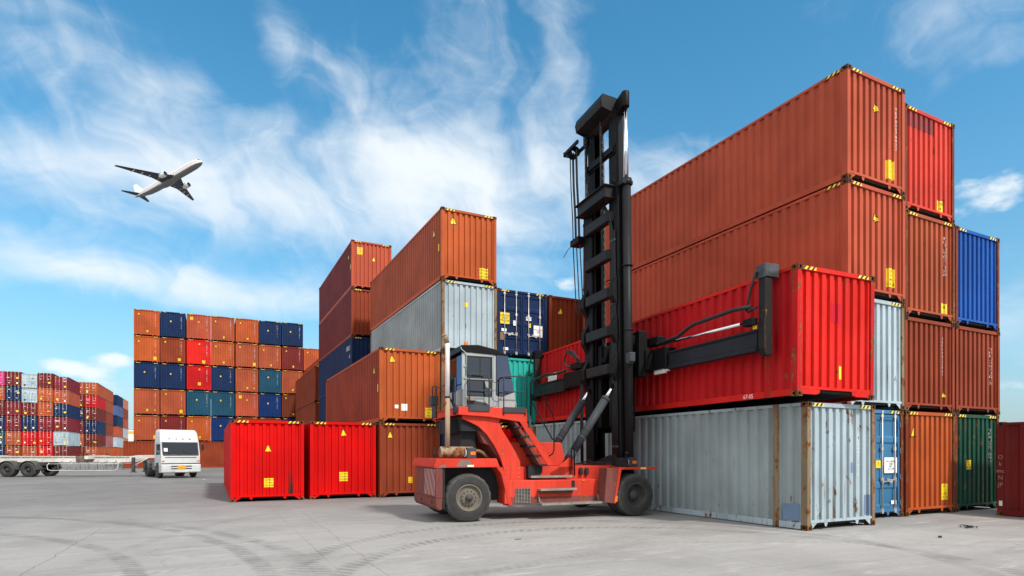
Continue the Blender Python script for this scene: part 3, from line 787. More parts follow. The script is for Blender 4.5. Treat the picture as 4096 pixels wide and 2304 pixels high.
ov = MB(); ov.prism([(3.965,.42),(4.05,.42),(4.07,.58),(4.0,.58)], -.4375, -.4355, 'y'); P('reflector', ov, AMB, 0)
# --- counterweight and hood
cw = MB(); cw.prism([(-.86,.0),(-.68,.0),(-.68,2.5),(-.72,2.5),(-.86,2.1)], .62, 1.37, 'z')
n0 = len(cw.v); cw.prism([(-.86,.62),(-.86,.42),(-.80,.33),(-.70,.33),(-.68,.62)], 0.0, 2.4, 'y'); cwo = P('counterweight', cw, KRD, .03)
sp = MB(); sp.add([(-.8645,.03,.68),(-.8645,1.15,.68),(-.8645,1.15,1.34),(-.8645,.03,1.34)], [(0,1,2,3)]); P('hazard_panel', sp, STRIPE, 0, cwo)
for (yy, zz) in ((.35,1.0),(.35,.5),(1.5,.5)):
    tl = MB(); tl.lathe([(.045,0),(.045,.004),(.001,.004)], (-.8645-.003,yy,zz), 'x', 16); P('tow_hole', tl, KBD, 0, cwo)
wf = MB(); wf.box(-.68,-.62,.02,2.48,.35,1.36); wf.box(-.68,.95,.45,2.05,.5,1.37); P('wheel_well', wf, KBD, 0)
ho = MB(); ho.prism([(-.90,1.40),(-.83,1.60),(.74,1.60),(.82,1.40)], .0, 2.5, 'y'); ho.prism([(-.90,1.375),(-.90,1.40),(.82,1.40),(.84,1.375)], -.012, 2.51, 'y'); hoo = P('engine_hood', ho, KR, .015)
gp_ = MB(); gp_.add([(-.32,-.0135,1.405),(.10,-.0135,1.405),(.02,-.002,1.585),(-.22,-.002,1.585)], [(0,1,2,3)])
gp_.add([(-.86,-.0135,1.405),(-.62,-.0135,1.405),(-.66,-.004,1.48),(-.75,-.005,1.45)], [(0,1,2,3)]); 
PRM = paint('grey_primer', (.20,.16,.14), .2, fade=.5, rough=.7, dirt=.5, scratch=.1)
P('primer_patch', MB().prism([(-.34,1.403),(.08,1.403),(.02,1.56),(-.24,1.56)], -.0135, -.0125, 'y'), PRM, 0, hoo)
P('primer_patch', MB().prism([(-.86,1.378),(-.60,1.378),(-.60,1.44),(-.66,1.46),(-.78,1.40)], -.0155, -.0135, 'y'), PRM, 0, hoo)
# --- cab legs (curved arch plates)
leg = [(.97,1.02),(.965,1.35),(.88,1.62),(.72,1.92),(.50,2.22),(.28,2.42),(.02,2.54),(-.14,2.60),(-.14,2.74),(.95,2.70),(.84,2.55),(.93,2.33),(1.12,2.05),(1.30,1.77),(1.43,1.52),(1.445,1.30),(1.445,1.02)]
P('cab_leg', MB().prism(leg, .10, .17, 'y'), KR, .008); P('cab_leg', MB().prism(leg, 2.1, 2.17, 'y'), KR, .008)
ib = MB(); ib.prism([(.45,2.0),(.62,1.93),(1.02,1.40),(1.02,1.376),(1.38,1.376),(1.38,1.52),(1.08,2.02),(.90,2.36),(.86,2.6),(.3,2.6),(.2,2.5)], .2, 2.08, 'y')
P('cab_support', ib, KRD, .01)
un = MB(); un.box(-.15,.85,.2,2.3,2.3,2.66); un.box(-.1,.3,.4,2.0,1.9,2.3); P('underframe', un, KBD, 0)
for k, (bx, bz) in enumerate(((1.02,1.32),(1.02,1.2),(1.02,1.09),(1.39,1.32),(1.39,1.2),(1.39,1.09),(.95,1.86),(.95,2.07),(.94,1.7),(1.25,1.7))):
    b_ = MB(); b_.lathe([(.016,0),(.016,-.012),(.001,-.014)], (bx,.10,bz), 'y', 8); P('bolt', b_, STL, 0)
# --- cab platform
pf = MB(); pf.prism([(-.27,2.70),(-.27,2.90),(1.57,2.90),(1.58,2.56),(1.38,2.55),(.55,2.66)], -.01, .03, 'y')
pf.box(-.27,1.56,.03,2.6,2.84,2.895); pf.box(-.27,-.24,.0,2.6,2.70,2.90); pf.prism([(-.27,2.70),(-.27,2.90),(1.57,2.90),(1.58,2.56),(1.38,2.55),(.55,2.66)], 2.56, 2.6, 'y'); pf.box(1.53,1.56,.03,2.6,2.6,2.9)
P('cab_platform', pf, KR, .008)
# --- cab
CY0, CY1, CZ0 = .16, 1.62, 2.90
cb = MB()
cb.box(-.13,-.05,CY0,CY0+.07,CZ0,4.32); cb.box(.705,.775,CY0,CY0+.07,CZ0,4.31); cb.box(-.13,-.05,CY1-.07,CY1,CZ0,4.32); cb.box(.705,.775,CY1-.07,CY1,CZ0,4.31)
cb.box(-.13,.775,CY0,CY0+.05,4.24,4.32); cb.box(-.13,.775,CY1-.05,CY1,4.24,4.32)
for y in (CY0, CY1-.04):   # front quarter panel below the side glass
    cb.prism([(.77,CZ0),(1.36,CZ0),(1.29,3.34),(.98,3.22),(.84,3.20),(.77,3.26)], y, y+.04, 'y')
cb.box(-.05,.71,CY1-.04,CY1,CZ0,3.24); cb.box(-.13,-.09,CY0,CY1,CZ0,3.36); cb.box(1.30,1.35,CY0,CY1,CZ0,3.05)
cb.box(-.1,1.3,CY0+.04,CY1-.04,CZ0,CZ0+.03)
cabo = P('cab', cb, KG, .006)
fa = MB(); fa.box(-.12,.74,CY0-.004,CY0,CZ0+.0,CZ0+.16); 
P('kick_panel', MB().prism([(-.02,2.905),(.62,2.905),(.52,3.02),(.35,3.05),(-.02,3.10)], CY0-.018, CY0-.012, 'y'), KD, 0, cabo)
# door frame with two windows
dr = MB()
dx0, dx1 = -.045, .70
dr.box(dx0,dx0+.05,CY0-.012,CY0+.03,CZ0+.02,4.23); dr.box(dx1-.05,dx1,CY0-.012,CY0+.03,CZ0+.02,4.23); dr.box(dx0,dx1,CY0-.012,CY0+.03,4.19,4.24)
dr.box(dx0,dx1,CY0-.012,CY0+.03,3.60,3.665); dr.box(dx0,dx1,CY0-.011,CY0+.03,CZ0+.02,3.21); dr.prism([(.46,3.60),(.66,3.60),(.66,3.25),(.62,3.36),(.50,3.44)], CY0-.011, CY0+.03, 'y')
doo = P('door', dr, KG, .01, cabo)
P('door_window', MB().box(dx0+.05,dx1-.05,CY0+.004,CY0+.012,3.66,4.20), GLD, 0, cabo)
P('door_window', MB().box(dx0+.05,dx1-.05,CY0+.004,CY0+.012,3.20,3.61), GLD, 0, cabo)
gs = MB()
def ringbox(m, x0, x1, z0, z1, t, y0, y1):
    m.box(x0,x1,y0,y1,z0,z0+t); m.box(x0,x1,y0,y1,z1-t,z1); m.box(x0,x0+t,y0,y1,z0+t,z1-t); m.box(x1-t,x1,y0,y1,z0+t,z1-t)
ringbox(gs, dx0+.03, dx1-.03, 3.645, 4.215, .028, CY0-.018, CY0-.0125); ringbox(gs, dx0+.03, dx1-.03, 3.185, 3.615, .028, CY0-.019, CY0-.0125); gs.box(.34,.355,CY0-.01,CY0-.002,3.66,4.2)
P('window_gasket', gs, M_gasket, 0, cabo)
P('door_handle', MB().box(.59,.645,CY0-.045,CY0-.0195,3.40,3.60), M_gasket, .01, cabo)
for z in (3.92, 3.62): P('door_hinge', MB().box(-.09,-.02,CY0-.03,CY0-.001,z,z+.045), KG, .004, cabo)
P('door_lamp', MB().box(.0,.20,CY0-.10,CY0-.02,3.06,3.17), plain('grey_brown', (.2,.17,.15), .6), .02, cabo)
# side glass front, windscreen, rear glass, far glass
for y in (CY0+.006, CY1-.02): P('side_window', MB().prism([(.785,3.24),(.85,3.215),(.98,3.23),(1.285,3.35),(1.10,4.29),(.785,4.29)], y, y+.008, 'y'), GLS, 0, cabo)
gk = MB(); gk.tube([(.785,CY0-.002,4.28),(.785,CY0-.002,3.25),(.85,CY0-.002,3.215),(.98,CY0-.002,3.225),(1.285,CY0-.002,3.345)], .012, 6); P('window_gasket', gk, M_gasket, 0, cabo)
P('windscreen', MB().prism([(1.36,2.95),(1.10,4.29),(1.108,4.29),(1.368,2.95)], CY0+.02, CY1-.02, 'y'), GLS, 0, cabo)
P('rear_window', MB().box(-.125,-.118,CY0+.08,CY1-.08,3.36,4.24), GLS, 0, cabo)
P('side_window', MB().box(-.05,.71,CY1-.02,CY1-.012,3.24,4.24), GLS, 0, cabo)
pl_ = MB(); pl_.box(-.125,-.085,CY0,CY0+.08,CZ0,4.3)
P('seat', MB().box(.05,.55,.6,1.15,3.0,3.42).box(.0,.16,.62,1.13,3.42,4.0), KBD, .05, cabo)
P('steering_column', MB().tube([(1.12,.88,2.95),(.92,.88,3.55)], .04, 8).lathe([(.19,-.015),(.21,0),(.19,.015)], (.88,.88,3.6), 'z', 20, True), KBD, 0, cabo)
# roof
rf = MB(); rf.prism([(-.20,4.30),(-.16,4.47),(.30,4.50),(.78,4.41),(1.16,4.27),(.78,4.275),(.0,4.30)], CY0-.03, CY1+.03, 'y'); P('cab_roof', rf, KB, .012, cabo)
P('roof_rail', MB().tube([(-.18,.14,4.42),(-.16,.13,4.36),(-.03,.12,4.26),(-.03,.12,3.72)], .012, 8), KG, 0, cabo)
be = MB(); be.lathe([(.055,0),(.055,.03),(.05,.03)], (.06,.45,4.49), 'z', 16); P('beacon_base', be, KBD, 0, cabo)
be = MB(); be.lathe([(.05,0),(.052,.10),(.04,.115),(.001,.118)], (.06,.45,4.515), 'z', 16); P('beacon', be, AMB, 0, cabo)
# --- platform railings
def rail(nm, pts, r=.017, par=hd, mat=KD): return P(nm, MB().tube(pts, r, 8), mat, 0, par)
def loop(x0, x1, z0, z1, y, rad=.09):
    return [(x0,y,z0),(x0,y,z1-rad),(x0+rad*.3,y,z1-rad*.3),(x0+rad,y,z1),(x1-rad,y,z1),(x1-rad*.3,y,z1-rad*.3),(x1,y,z1-rad),(x1,y,z0)]
rp = rail('railing', loop(.00,.52,2.85,3.73,-.03)); rail('mid_rail', [(.0,-.03,3.32),(.52,-.03,3.32)], .014, rp); P('toe_board', MB().box(-.02,.54,-.045,-.012,2.80,2.94), KD, .004, rp)
rp = rail('railing', loop(.92,1.52,2.72,3.72,-.03)); rail('mid_rail', [(.92,-.03,3.32),(1.52,-.03,3.32)], .014, rp); P('toe_board', MB().box(.90,1.54,-.045,-.012,2.78,2.92), KD, .004, rp)
ck = [(.52+.4*t, -.035, 3.66-.5*(t*(1-t))) for t in [i/8 for i in range(9)]]; rail('chain', ck, .009)
ck = [(.52+.4*t, -.035, 3.30-1.0*(t*(1-t))) for t in [i/8 for i in range(9)]]; rail('chain', ck, .009)
for y in (.25, 2.3):
    rp = rail('railing', [(-.29,y-.15 if y > 1 else y,2.72),(-.29,y-.15 if y > 1 else y,3.62),(-.29,y+.06,3.66),(-.29,y+.15 if y < 1 else y+.28,3.62),(-.29,y+.15 if y < 1 else y+.28,2.72)])
    rail('mid_rail', [(-.29,y-.1,3.3),(-.29,y+.2,3.3)], .013, rp)
rail('railing', [(-.29,.42,3.56),(-.29,2.3,3.56)], .013)
P('toe_board', MB().box(-.30,-.275,.1,.42,2.76,2.94), KD, .004); P('toe_board', MB().box(-.30,-.275,2.15,2.58,2.76,3.2), KD, .004)
ml = MB(); ml.box(-.52,-.33,1.75,2.05,3.05,3.32); P('rear_work_lamp', ml, KD, .02)
mr_ = MB(); mr_.tube([(-.27,.55,2.95),(-.30,.50,3.55),(-.30,.46,3.62)], .012, 6); mr_.sphere((-.33,.42,3.62), .085, 8, (.6,1,1.15)); P('mirror', mr_, KBD, 0)
hs_ = MB(); hs_.box(-.35,-.12,.5,1.7,2.25,2.62); hs_.lathe([(.16,0),(.17,.12),(.1,.2)], (-.36,1.55,2.45), 'x', 16); P('hose_reel', hs_, KBD, .02)
# --- exhaust
mf = MB(); mf.lathe([(.02,0),(.125,.0),(.14,.015),(.14,.86),(.12,.89),(.02,.89)], (-.66,.36,1.765), 'x', 28); P('muffler', mf, MUF, 0)
ep = MB(); ep.tube([(-.47,.32,1.86),(-.47,.32,3.15)], .062, 18); exo = P('exhaust_stack', ep, PIPET, 0)
e2 = MB(); e2.tube([(-.47,.32,3.15),(-.47,.32,4.44),(-.475,.325,4.53)], .059, 18); P('upper_pipe', e2, plain('bright_exhaust', (.80,.79,.77), .35, metal=.2, var=.12), 0, exo)
e3 = MB(); e3.tube([(-.475,.325,4.52),(-.52,.30,4.64),(-.57,.27,4.70)], [.06,.066,.075], 16); P('exhaust_tip', e3, PIPET, 0, exo); e4 = MB(); e4.tube([(-.569,.271,4.698),(-.571,.270,4.702)], .064, 16); P('exhaust_mouth', e4, KBD, 0, exo)
P('exhaust_clamp', MB().lathe([(.066,0),(.07,.02),(.066,.04)], (-.47,.32,3.13), 'z', 18), KBD, 0, exo); P('exhaust_bracket', MB().tube([(-.42,.34,3.14),(-.22,.45,2.92),(-.2,.4,2.7)], .03, 6), KBD, 0, exo)
P('exhaust_elbow', MB().tube([(.23,.36,1.80),(.40,.38,1.79),(.50,.40,1.74),(.66,.44,1.60)], .045, 12), paint('brass_pipe', (.22,.15,.08), .3, dents=0), 0)
rail('hood_post', [(-.80,.35,1.6),(-.80,.35,1.83)], .012, hd, KBD); P('hood_knob', MB().sphere((-.80,.35,1.85), .03, 8), KBD, 0)
def lampbox(x, y, z):
    o = P('work_lamp', MB().prism([(x-.13,z),(x+.13,z),(x+.12,z+.27),(x-.11,z+.27)], y, y+.22, 'y'), KD, .015)
    P('lamp_lens', MB().box(x-.03,x+.10,y-.006,y,z+.09,z+.17), AMB, 0, o)
    l = MB(); l.lathe([(.10,0),(.10,.012),(.001,.02)], (x-.145,y+.11,z+.135), 'x', 20); P('lamp_glass', l, LENS, 0, o); return o
lampbox(.10, .10, 1.605); lampbox(4.78, -.10, 1.35)
bl_ = MB(); bl_.box(4.35,4.66,-.05,.2,1.35,1.60); bl_.tube([(4.62,.06,1.6),(4.64,.06,1.68)], .02, 6); bl_.sphere((4.66,.05,1.73), .055, 8); P('lamp_bracket', bl_, KBD, .01)
# --- stairs
st = MB(); st.prism([(1.36,2.56),(1.56,2.56),(2.34,1.43),(2.18,1.40)], -.02, .015, 'y'); sto = P('stair_stringer', st, KR, .006); st = MB(); st.prism([(1.36,2.56),(1.56,2.56),(2.34,1.43),(2.18,1.40)], .62, .65, 'y'); P('stair_stringer', st, KR, .006)
P('stair_back', MB().prism([(1.20,2.58),(1.25,2.58),(2.06,1.42),(1.96,1.42)], .03, .62, 'y'), KRD, .004)
for k in range(5):
    t = k/4.0; x = 1.44+.74*t; z = 2.44-1.0*t
    P('stair_step', MB().box(x-.22,x+.02,.0,.64,z-.05,z), KBD, .004)
hb_ = MB(); hb_.prism([(1.70,1.05),(1.95,1.05),(2.12,1.22),(2.12,1.45),(1.70,1.40)], .2, .34, 'y'); P('valve_box', hb_, KBD, .01)
rail('stair_rail', [(1.66,-.05,2.62),(1.66,-.05,3.56),(1.70,-.05,3.64),(1.80,-.05,3.62),(2.30,-.05,2.78),(2.34,-.05,2.60),(2.34,-.05,1.82),(2.30,-.05,1.72),(2.20,-.05,1.66)], .018, hd, KB)
rail('stair_rail', [(1.67,-.05,3.12),(2.28,-.05,2.12),(2.34,-.05,2.08)], .018, hd, KB); P('rail_foot', MB().box(1.61,1.68,-.065,-.03,2.44,2.72), KD, .004)
rail('grab_rail', [(3.02,.30,1.12),(3.04,.30,1.86),(3.07,.30,1.90),(3.12,.30,1.86),(3.14,.30,1.12)], .02, hd, KB)
# --- running-board steps
def tread(x0, x1, y0, y1, z):
    o = P('step_plate', MB().box(x0,x1,y0,y1,z-.05,z), STL, .004); t = MB(); n = int((x1-x0)/.05)
    for k in range(n): t.box(x0+.02+k*.05, x0+.045+k*.05, y0+.008, y0+.03, z+.001, z+.016)
    P('step_teeth', t, STL, 0, o); return o
tread(1.88,2.95,-.22,.0,.80); tread(1.86,3.74,-.34,.0,.43); tread(1.72,2.95,.04,.30,1.13)
for x in (1.90, 3.66): rail('step_hanger', [(x,-.02,.62),(x+.01,-.10,.45),(x+.04,-.30,.41)], .02, hd, STL)
P('step_bracket', MB().prism([(1.88,.75),(2.95,.75),(2.85,.66),(1.95,.66)], -.05, .0, 'y'), KRD, 0)
P('side_marker_lamp', MB().box(2.89,2.98,-.022,-.002,.83,1.0), KBD, .004); P('marker_amber', MB().box(3.2,3.28,-.018,-.002,.985,1.02), AMB, 0)
for x in (3.35, 3.53): P('filter_pot', MB().lathe([(.06,0),(.06,.16),(.04,.19),(.001,.19)], (x,.32,1.14), 'z', 12), KBD, 0)
# --- tilt cylinders
for y in (.56, 1.96):
    cy = MB(); cy.tube([(3.04,y,1.50),(3.24,y,1.79)], .125, 18); cy.tube([(3.24,y,1.79),(4.27,y,3.29)], .115, 20); cy.tube([(4.24,y,3.246),(4.29,y,3.318)], .125, 20); cy.tube([(3.48,y,2.14),(3.51,y,2.18)], .122, 18); cy.tube([(3.64,y,2.373),(3.66,y,2.402)], .122, 18)
    cyo = P('tilt_cylinder', cy, KD, 0)
    P('cylinder_rod', MB().tube([(4.28,y,3.30),(4.55,y,3.70)], .055, 16), CHR, 0, cyo); P('rod_eye', MB().tube([(4.53,y,3.67),(4.66,y,3.86)], .075, 10), KB, 0, cyo); P('pivot_pin', MB().cyl((3.0,y-.17,1.45),(3.0,y+.17,1.45),.13), KB, .01, cyo)
    P('pivot_lug', MB().prism([(2.38,1.05),(2.75,1.05),(2.95,1.20),(3.14,1.30),(3.16,1.55),(3.02,1.62),(2.86,1.50),(2.6,1.30),(2.42,1.22)], y-.20, y-.14, 'y'), KR, .01)
# --- mast (leaning back slightly about its foot)
MZ = .95
mo = P('mast', MB().box(4.58,5.0,.24,.30,MZ,9.42).box(4.58,4.64,.30,.72,MZ,9.42).box(4.93,5.0,.30,.72,MZ,9.42)
       .box(4.58,5.0,2.20,2.26,MZ,9.42).box(4.58,4.64,1.78,2.20,MZ,9.42).box(4.93,5.0,1.78,2.20,MZ,9.42).box(4.6,5.0,.3,2.2,MZ+.02,MZ+.30), KB, .012)
mo.data.transform(Matrix.Translation((-4.75,-1.25,-MZ))); mo.location = (4.75,1.25,MZ); mo.rotation_euler = (0, R(-.75), 0)
def Q(nm, mb, mat, bevel=.01):
    o = mb.build(nm, mat, mo, bevel); o.data.transform(Matrix.Translation((-4.75,-1.25,-MZ))); return o
# inner mast
Q('inner_mast', MB().box(4.66,4.91,.42,.50,2.0,11.6).box(4.66,4.70,.50,.80,2.0,11.6).box(4.87,4.91,.50,.80,2.0,11.6).box(4.66,4.91,2.0,2.08,2.0,11.6).box(4.66,4.70,1.70,2.0,2.0,11.6).box(4.87,4.91,1.70,2.0,2.0,11.6), KB)
tp = MB(); tp.prism([(4.20,11.80),(4.26,11.98),(4.70,11.94),(4.92,11.88),(4.92,11.45),(4.72,11.45),(4.60,11.56),(4.24,11.62)], .50, 2.0, 'y'); Q('mast_head', tp, KB2, .015)
Q('head_plate', MB().prism([(4.20,11.80),(4.26,11.98),(4.70,11.94),(4.92,11.88),(4.92,11.20),(4.66,11.20),(4.60,11.50),(4.24,11.60)], .46, .50, 'y'), KB, .006)
Q('head_plate', MB().prism([(4.20,11.80),(4.26,11.98),(4.70,11.94),(4.92,11.88),(4.92,11.20),(4.66,11.20),(4.60,11.50),(4.24,11.60)], 2.0, 2.04, 'y'), KB, .006)
for y in (.12, 2.38):
    lc = MB(); lc.tube([(4.80,y,MZ+.1),(4.80,y,9.32)], .125, 24); lc.tube([(4.80,y,9.30),(4.80,y,9.48)], .155, 24); lc.tube([(4.80,y,7.02),(4.80,y,7.05)], .16, 24); lc.tube([(4.80,y,5.2),(4.80,y,5.23)], .15, 24)
    Q('lift_cylinder', lc, KB2, 0); Q('lift_rod', MB().tube([(4.80,y,9.48),(4.80,y,11.6)], .062, 18), CHR, 0)
    cp = MB(); cp.tube([(4.80,y,11.52),(4.80,y,11.94)], .11, 20); s_ = 1 if y < 1 else -1; y0, y1 = sorted((y+s_*.05, y+s_*.36)); cp.prism([(y0,11.54),(y1,11.42),(y1,11.86),(y0,11.94)][::1], 4.70, 4.92, 'x'); Q('rod_cap', cp, KB, .01)
def rung(y0, y1, z, h=.17, d=.22, x=4.42, bend=.14):
    m = MB(); m.prism([(y0,z),(y0+bend,z),(y1-bend,z),(y1,z),(y1,z+h),(y0,z+h)], x, x+d, 'x')
    m2 = MB(); 
    for (a, b_, q) in ((y0-.16, y0, 1), (y1, y1+.16, -1)):
        xa = (x+.16, x) if q == 1 else (x, x+.16)
        m.add([(xa[0],a,z),(xa[1],b_,z),(xa[1],b_,z+h),(xa[0],a,z+h),(x+d,a,z),(x+d,b_,z),(x+d,b_,z+h),(x+d,a,z+h)], [(0,1,2,3),(4,7,6,5),(0,4,5,1),(3,2,6,7),(0,3,7,4),(1,5,6,2)])
    return m
for z in (8.40, 7.32, 6.22, 5.12, 4.02): Q('rung', rung(.62, 1.92, z, .30), KB2, .035)
for z in (6.22, 5.12, 4.02):
    for (y0, y1) in ((.30,.50),(2.02,2.22)):
        g_ = MB(); g_.prism([(4.42,z),(4.42,z+.3),(4.56,z+.55),(4.58,z+.62),(4.58,z-.32),(4.56,z-.25)], y0, y1, 'y'); Q('rung_gusset', g_, KB, .01)
cbm = MB(); cbm.box(4.30,4.62,.45,2.10,9.05,9.38); cbm.box(4.22,4.66,.38,2.20,9.36,9.40); cbm.box(4.24,4.64,.40,2.16,9.02,9.06); cbm.box(4.60,4.95,.0,.35,9.30,9.42); cbm.box(4.60,4.95,2.15,2.5,9.30,9.42); Q('crossbeam', cbm, KB2, .02)
Q('inner_rung', MB().box(4.62,4.66,.44,2.06,10.35,10.62).box(4.56,4.66,.50,2.0,10.40,10.58), KB, .01)
Q('lifting_eye', MB().lathe([(.04,-.02),(.09,-.02),(.09,.02),(.04,.02)], (4.55,.45,9.50), 'x', 16, True), KB, 0)
# chains
def chain(x, y, z0, z1):
    m = MB(); n = int((z1-z0)/.11)
    for k in range(n):
        z = z0+k*.11
        if k % 2: m.box(x-.02,x+.02,y-.035,y+.035,z,z+.10)
        else: m.box(x-.03,x+.03,y-.022,y+.022,z-.01,z+.12)
    Q('lift_chain', m, plain('chain_steel', (.06,.055,.05), .5, metal=.6, var=.5), 0)
chain(4.52, 1.02, 9.4, 11.6); chain(4.52, 1.95, 9.4, 11.5); chain(4.90, 1.15, 5.0, 11.6); chain(4.90, 1.55, 5.0, 11.6)
# hose pulley and hanging hoses on the far side
hp = MB(); hp.box(4.25,4.31,2.0,2.95,11.30,11.40); hp.box(4.60,4.66,2.0,2.95,11.30,11.40); hp.box(4.25,4.66,2.90,2.95,11.28,11.42); hp.lathe([(.17,-.12),(.12,-.1),(.12,.1),(.17,.12)], (4.46,2.62,11.30), 'y', 18); Q('hose_bracket', hp, KB, .006)
for k in range(7):
    y = 2.38 + k*.075; x = 4.44 + .02*(k % 3)
    Q('mast_hose', MB().tube([(x,y,11.3),(x+.02,y+.01,10.3),(x+.05,y-.02,9.3)] + ([(x+.05,y-.05,8.4)] if k % 3 else [(x+.05,y-.05,8.2),(x+.10,y-.1,6.4),(x+.14,y-.16,6.0)]), .019, 6), HOSE, 0)
Q('hose_clamp', MB().box(4.35,4.75,2.2,2.75,8.32,8.52), KB, .02); Q('whisker_cable', MB().tube([(4.4,2.6,8.4),(4.35,2.9,8.28),(4.3,3.1,8.1)], .012, 5), HOSE, 0)
for k in range(5):
    y = .36 + k*.055
    Q('mast_hose', MB().tube([(4.56,y,1.3),(4.56,y,3.0),(4.56,y+.01,6.0),(4.55,y,8.1)] + ([(4.50,y+.08,8.6),(4.45,y+.35,9.05)] if k > 1 else []), .018, 6), HOSE, 0)
for z in (1.9, 4.1, 6.0, 7.8): Q('hose_clamp', MB().box(4.53,4.58,.34,.62,z,z+.06), KD, 0)
for k in range(3): Q('mast_hose', MB().tube([(4.5,2.3+.07*k,1.45),(4.5,2.32+.07*k,2.4),(4.52,2.30+.07*k,3.9)], .02, 6), HOSE, 0)
# carriage behind the mast
cg = MB(); cg.box(5.02,5.20,.45,2.05,2.35,5.15); cg.box(4.66,5.02,.82,1.02,2.5,5.0); cg.box(4.66,5.02,1.48,1.68,2.5,5.0); cg.box(5.2,5.44,-.1,2.6,4.1,4.66); cg.box(5.02,5.30,-.02,.2,3.9,5.2); cg.box(5.02,5.30,2.3,2.5,3.9,5.2)
P('carriage', cg, KB, .015)
P('carriage_roller', MB().prism([(-.18,4.55),(.06,4.55),(.06,4.30),(-.06,4.22),(-.18,4.30)], 4.62, 4.80, 'x'), KD, .02)
for i in range(9):
    t = i*.7; P('floor_hose', MB().tube([(4.1+.05*i,2.2-.1*i,1.39),(4.0+.1*i,1.6-.08*i,1.42+.05*(i % 3)),(4.3,1.0+.05*i,1.40+.04*(i % 2)),(4.55,.5+.04*i,1.42+.03*i),(4.57,.42,1.7)], .020, 6), HOSE, 0)
# --- spreader
X0, X1 = 5.46, 5.82
so_ = MB(); so_.box(X0,X1,-.66,.95,4.10,4.68); so_.box(X0,X1,4.25,5.65,4.10,4.68); so_.box(X0+.02,X1-.02,.95,4.25,4.14,4.64); spo = P('spreader', so_, KB, .03)
def I(nm, mb, mat, bevel=.012): return mb.build(nm, mat, spo, bevel)
KTB = paint('beam_dark', (.020,.021,.026), .1, fade=.3, rough=.4, scratch=.1, dirt=0)
for (y0, y1) in ((-3.92,-.66),(5.65,8.5)):
    ibm = MB(); ibm.prism([(X0+.06,4.05),(X0+.06,4.14),(X0+.10,4.18),(X0+.10,4.46),(X0+.06,4.50),(X0+.06,4.54),(X1-.06,4.54),(X1-.06,4.05)], y0, y1, 'y')
    I('telescopic_beam', ibm, KTB, .006)
def arm(y, s):
    m = MB(); m.prism([(5.58,4.10),(5.64,3.94),(5.80,3.94),(5.82,4.0),(5.82,5.70),(5.60,5.70),(5.60,4.75),(5.58,4.7)], y-.10, y+.10, 'y'); o = I('end_arm', m, paint('arm_black', (.022,.021,.02), .35, fade=.5, rough=.45, scratch=.5, dirt=.2), .02)
    h = MB(); h.box(5.57,5.60,y-.12,y+.14,5.68,5.98); h.box(5.60,5.98,y-.13,y-.11,5.70,6.0); h.box(5.60,5.98,y+.12,y+.14,5.70,6.0); h.box(5.60,5.98,y-.11,y+.12,5.96,5.995); h.box(5.62,5.96,y-.1,y+.1,5.70,5.80); I('twistlock_head', h, plain('scuffed_steel', (.05,.052,.055), .4, metal=.2, var=.6) if s < 0 else KB, .006)
    I('arm_hose', MB().tube([(5.54,y+.1,5.85),(5.50,y+.22,5.5),(5.50,y+.36,5.02),(5.52,y+.32,4.97),(5.56,y+.1,5.05)], .03, 6), HOSE, 0)
    return o
arm(-4.03, -1); arm(8.62, 1)
I('telescope_rod', MB().tube([(X0-.02,-.55,4.76),(X0-.02,-3.55,4.72)], .035, 10), CHR, 0); I('rod_end', MB().box(X0-.04,X0+.12,-3.93,-3.62,4.64,4.80), KB, .01); I('yellow_tag', MB().box(X0+.1,X0+.105,-3.92,-3.80,4.56,4.64), M_yellow, 0)
I('telescope_rod', MB().tube([(X0-.02,5.6,4.76),(X0-.02,8.4,4.72)], .03, 8), plain('brass_tube', (.25,.16,.08), .4, var=.2), 0)
I('supply_hose', MB().tube([(X0-.05,-.35,4.78),(X0-.1,-1.3,4.82),(X0-.1,-1.8,4.98),(X0-.1,-2.0,5.02),(X0-.08,-3.4,5.08),(X0,-3.85,5.06)], .05, 8), HOSE, 0)
I('supply_hose', MB().tube([(X0-.05,5.3,4.75),(X0-.1,6.2,4.72),(X0-.1,6.9,4.80),(X0-.08,8.1,4.72),(X0,8.5,4.74)], .05, 8), HOSE, 0)
I('control_box', MB().box(X0-.05,X0+.22,-.36,.28,4.80,5.02), KB, .02); I('control_box', MB().box(X0-.05,X0+.25,4.4,5.0,4.72,4.95), KB, .02)
for k in range(4): I('hose_loop', MB().tube([(X0-.05,4.3,4.9+.03*k),(X0-.12,4.6,5.18+.05*k),(X0-.15,5.0,5.36+.03*k),(X0-.12,5.3,5.2-.02*k),(X0-.1,5.3,4.95),(X0,5.1,4.85)], .028, 6), HOSE, 0)
I('side_cap', MB().box(X0-.02,X0+.25,.80,1.15,4.60,5.35), KB, .03); I('white_bracket', MB().box(X0+.1,X0+.2,-.45,.05,3.98,4.10).box(X0+.1,X0+.2,-.6,-.45,4.02,4.08), M_white, .02); I('end_bumper', MB().tube([(X0+.1,8.75,4.05),(X1,8.75,4.05)], .14, 10), KB, 0)

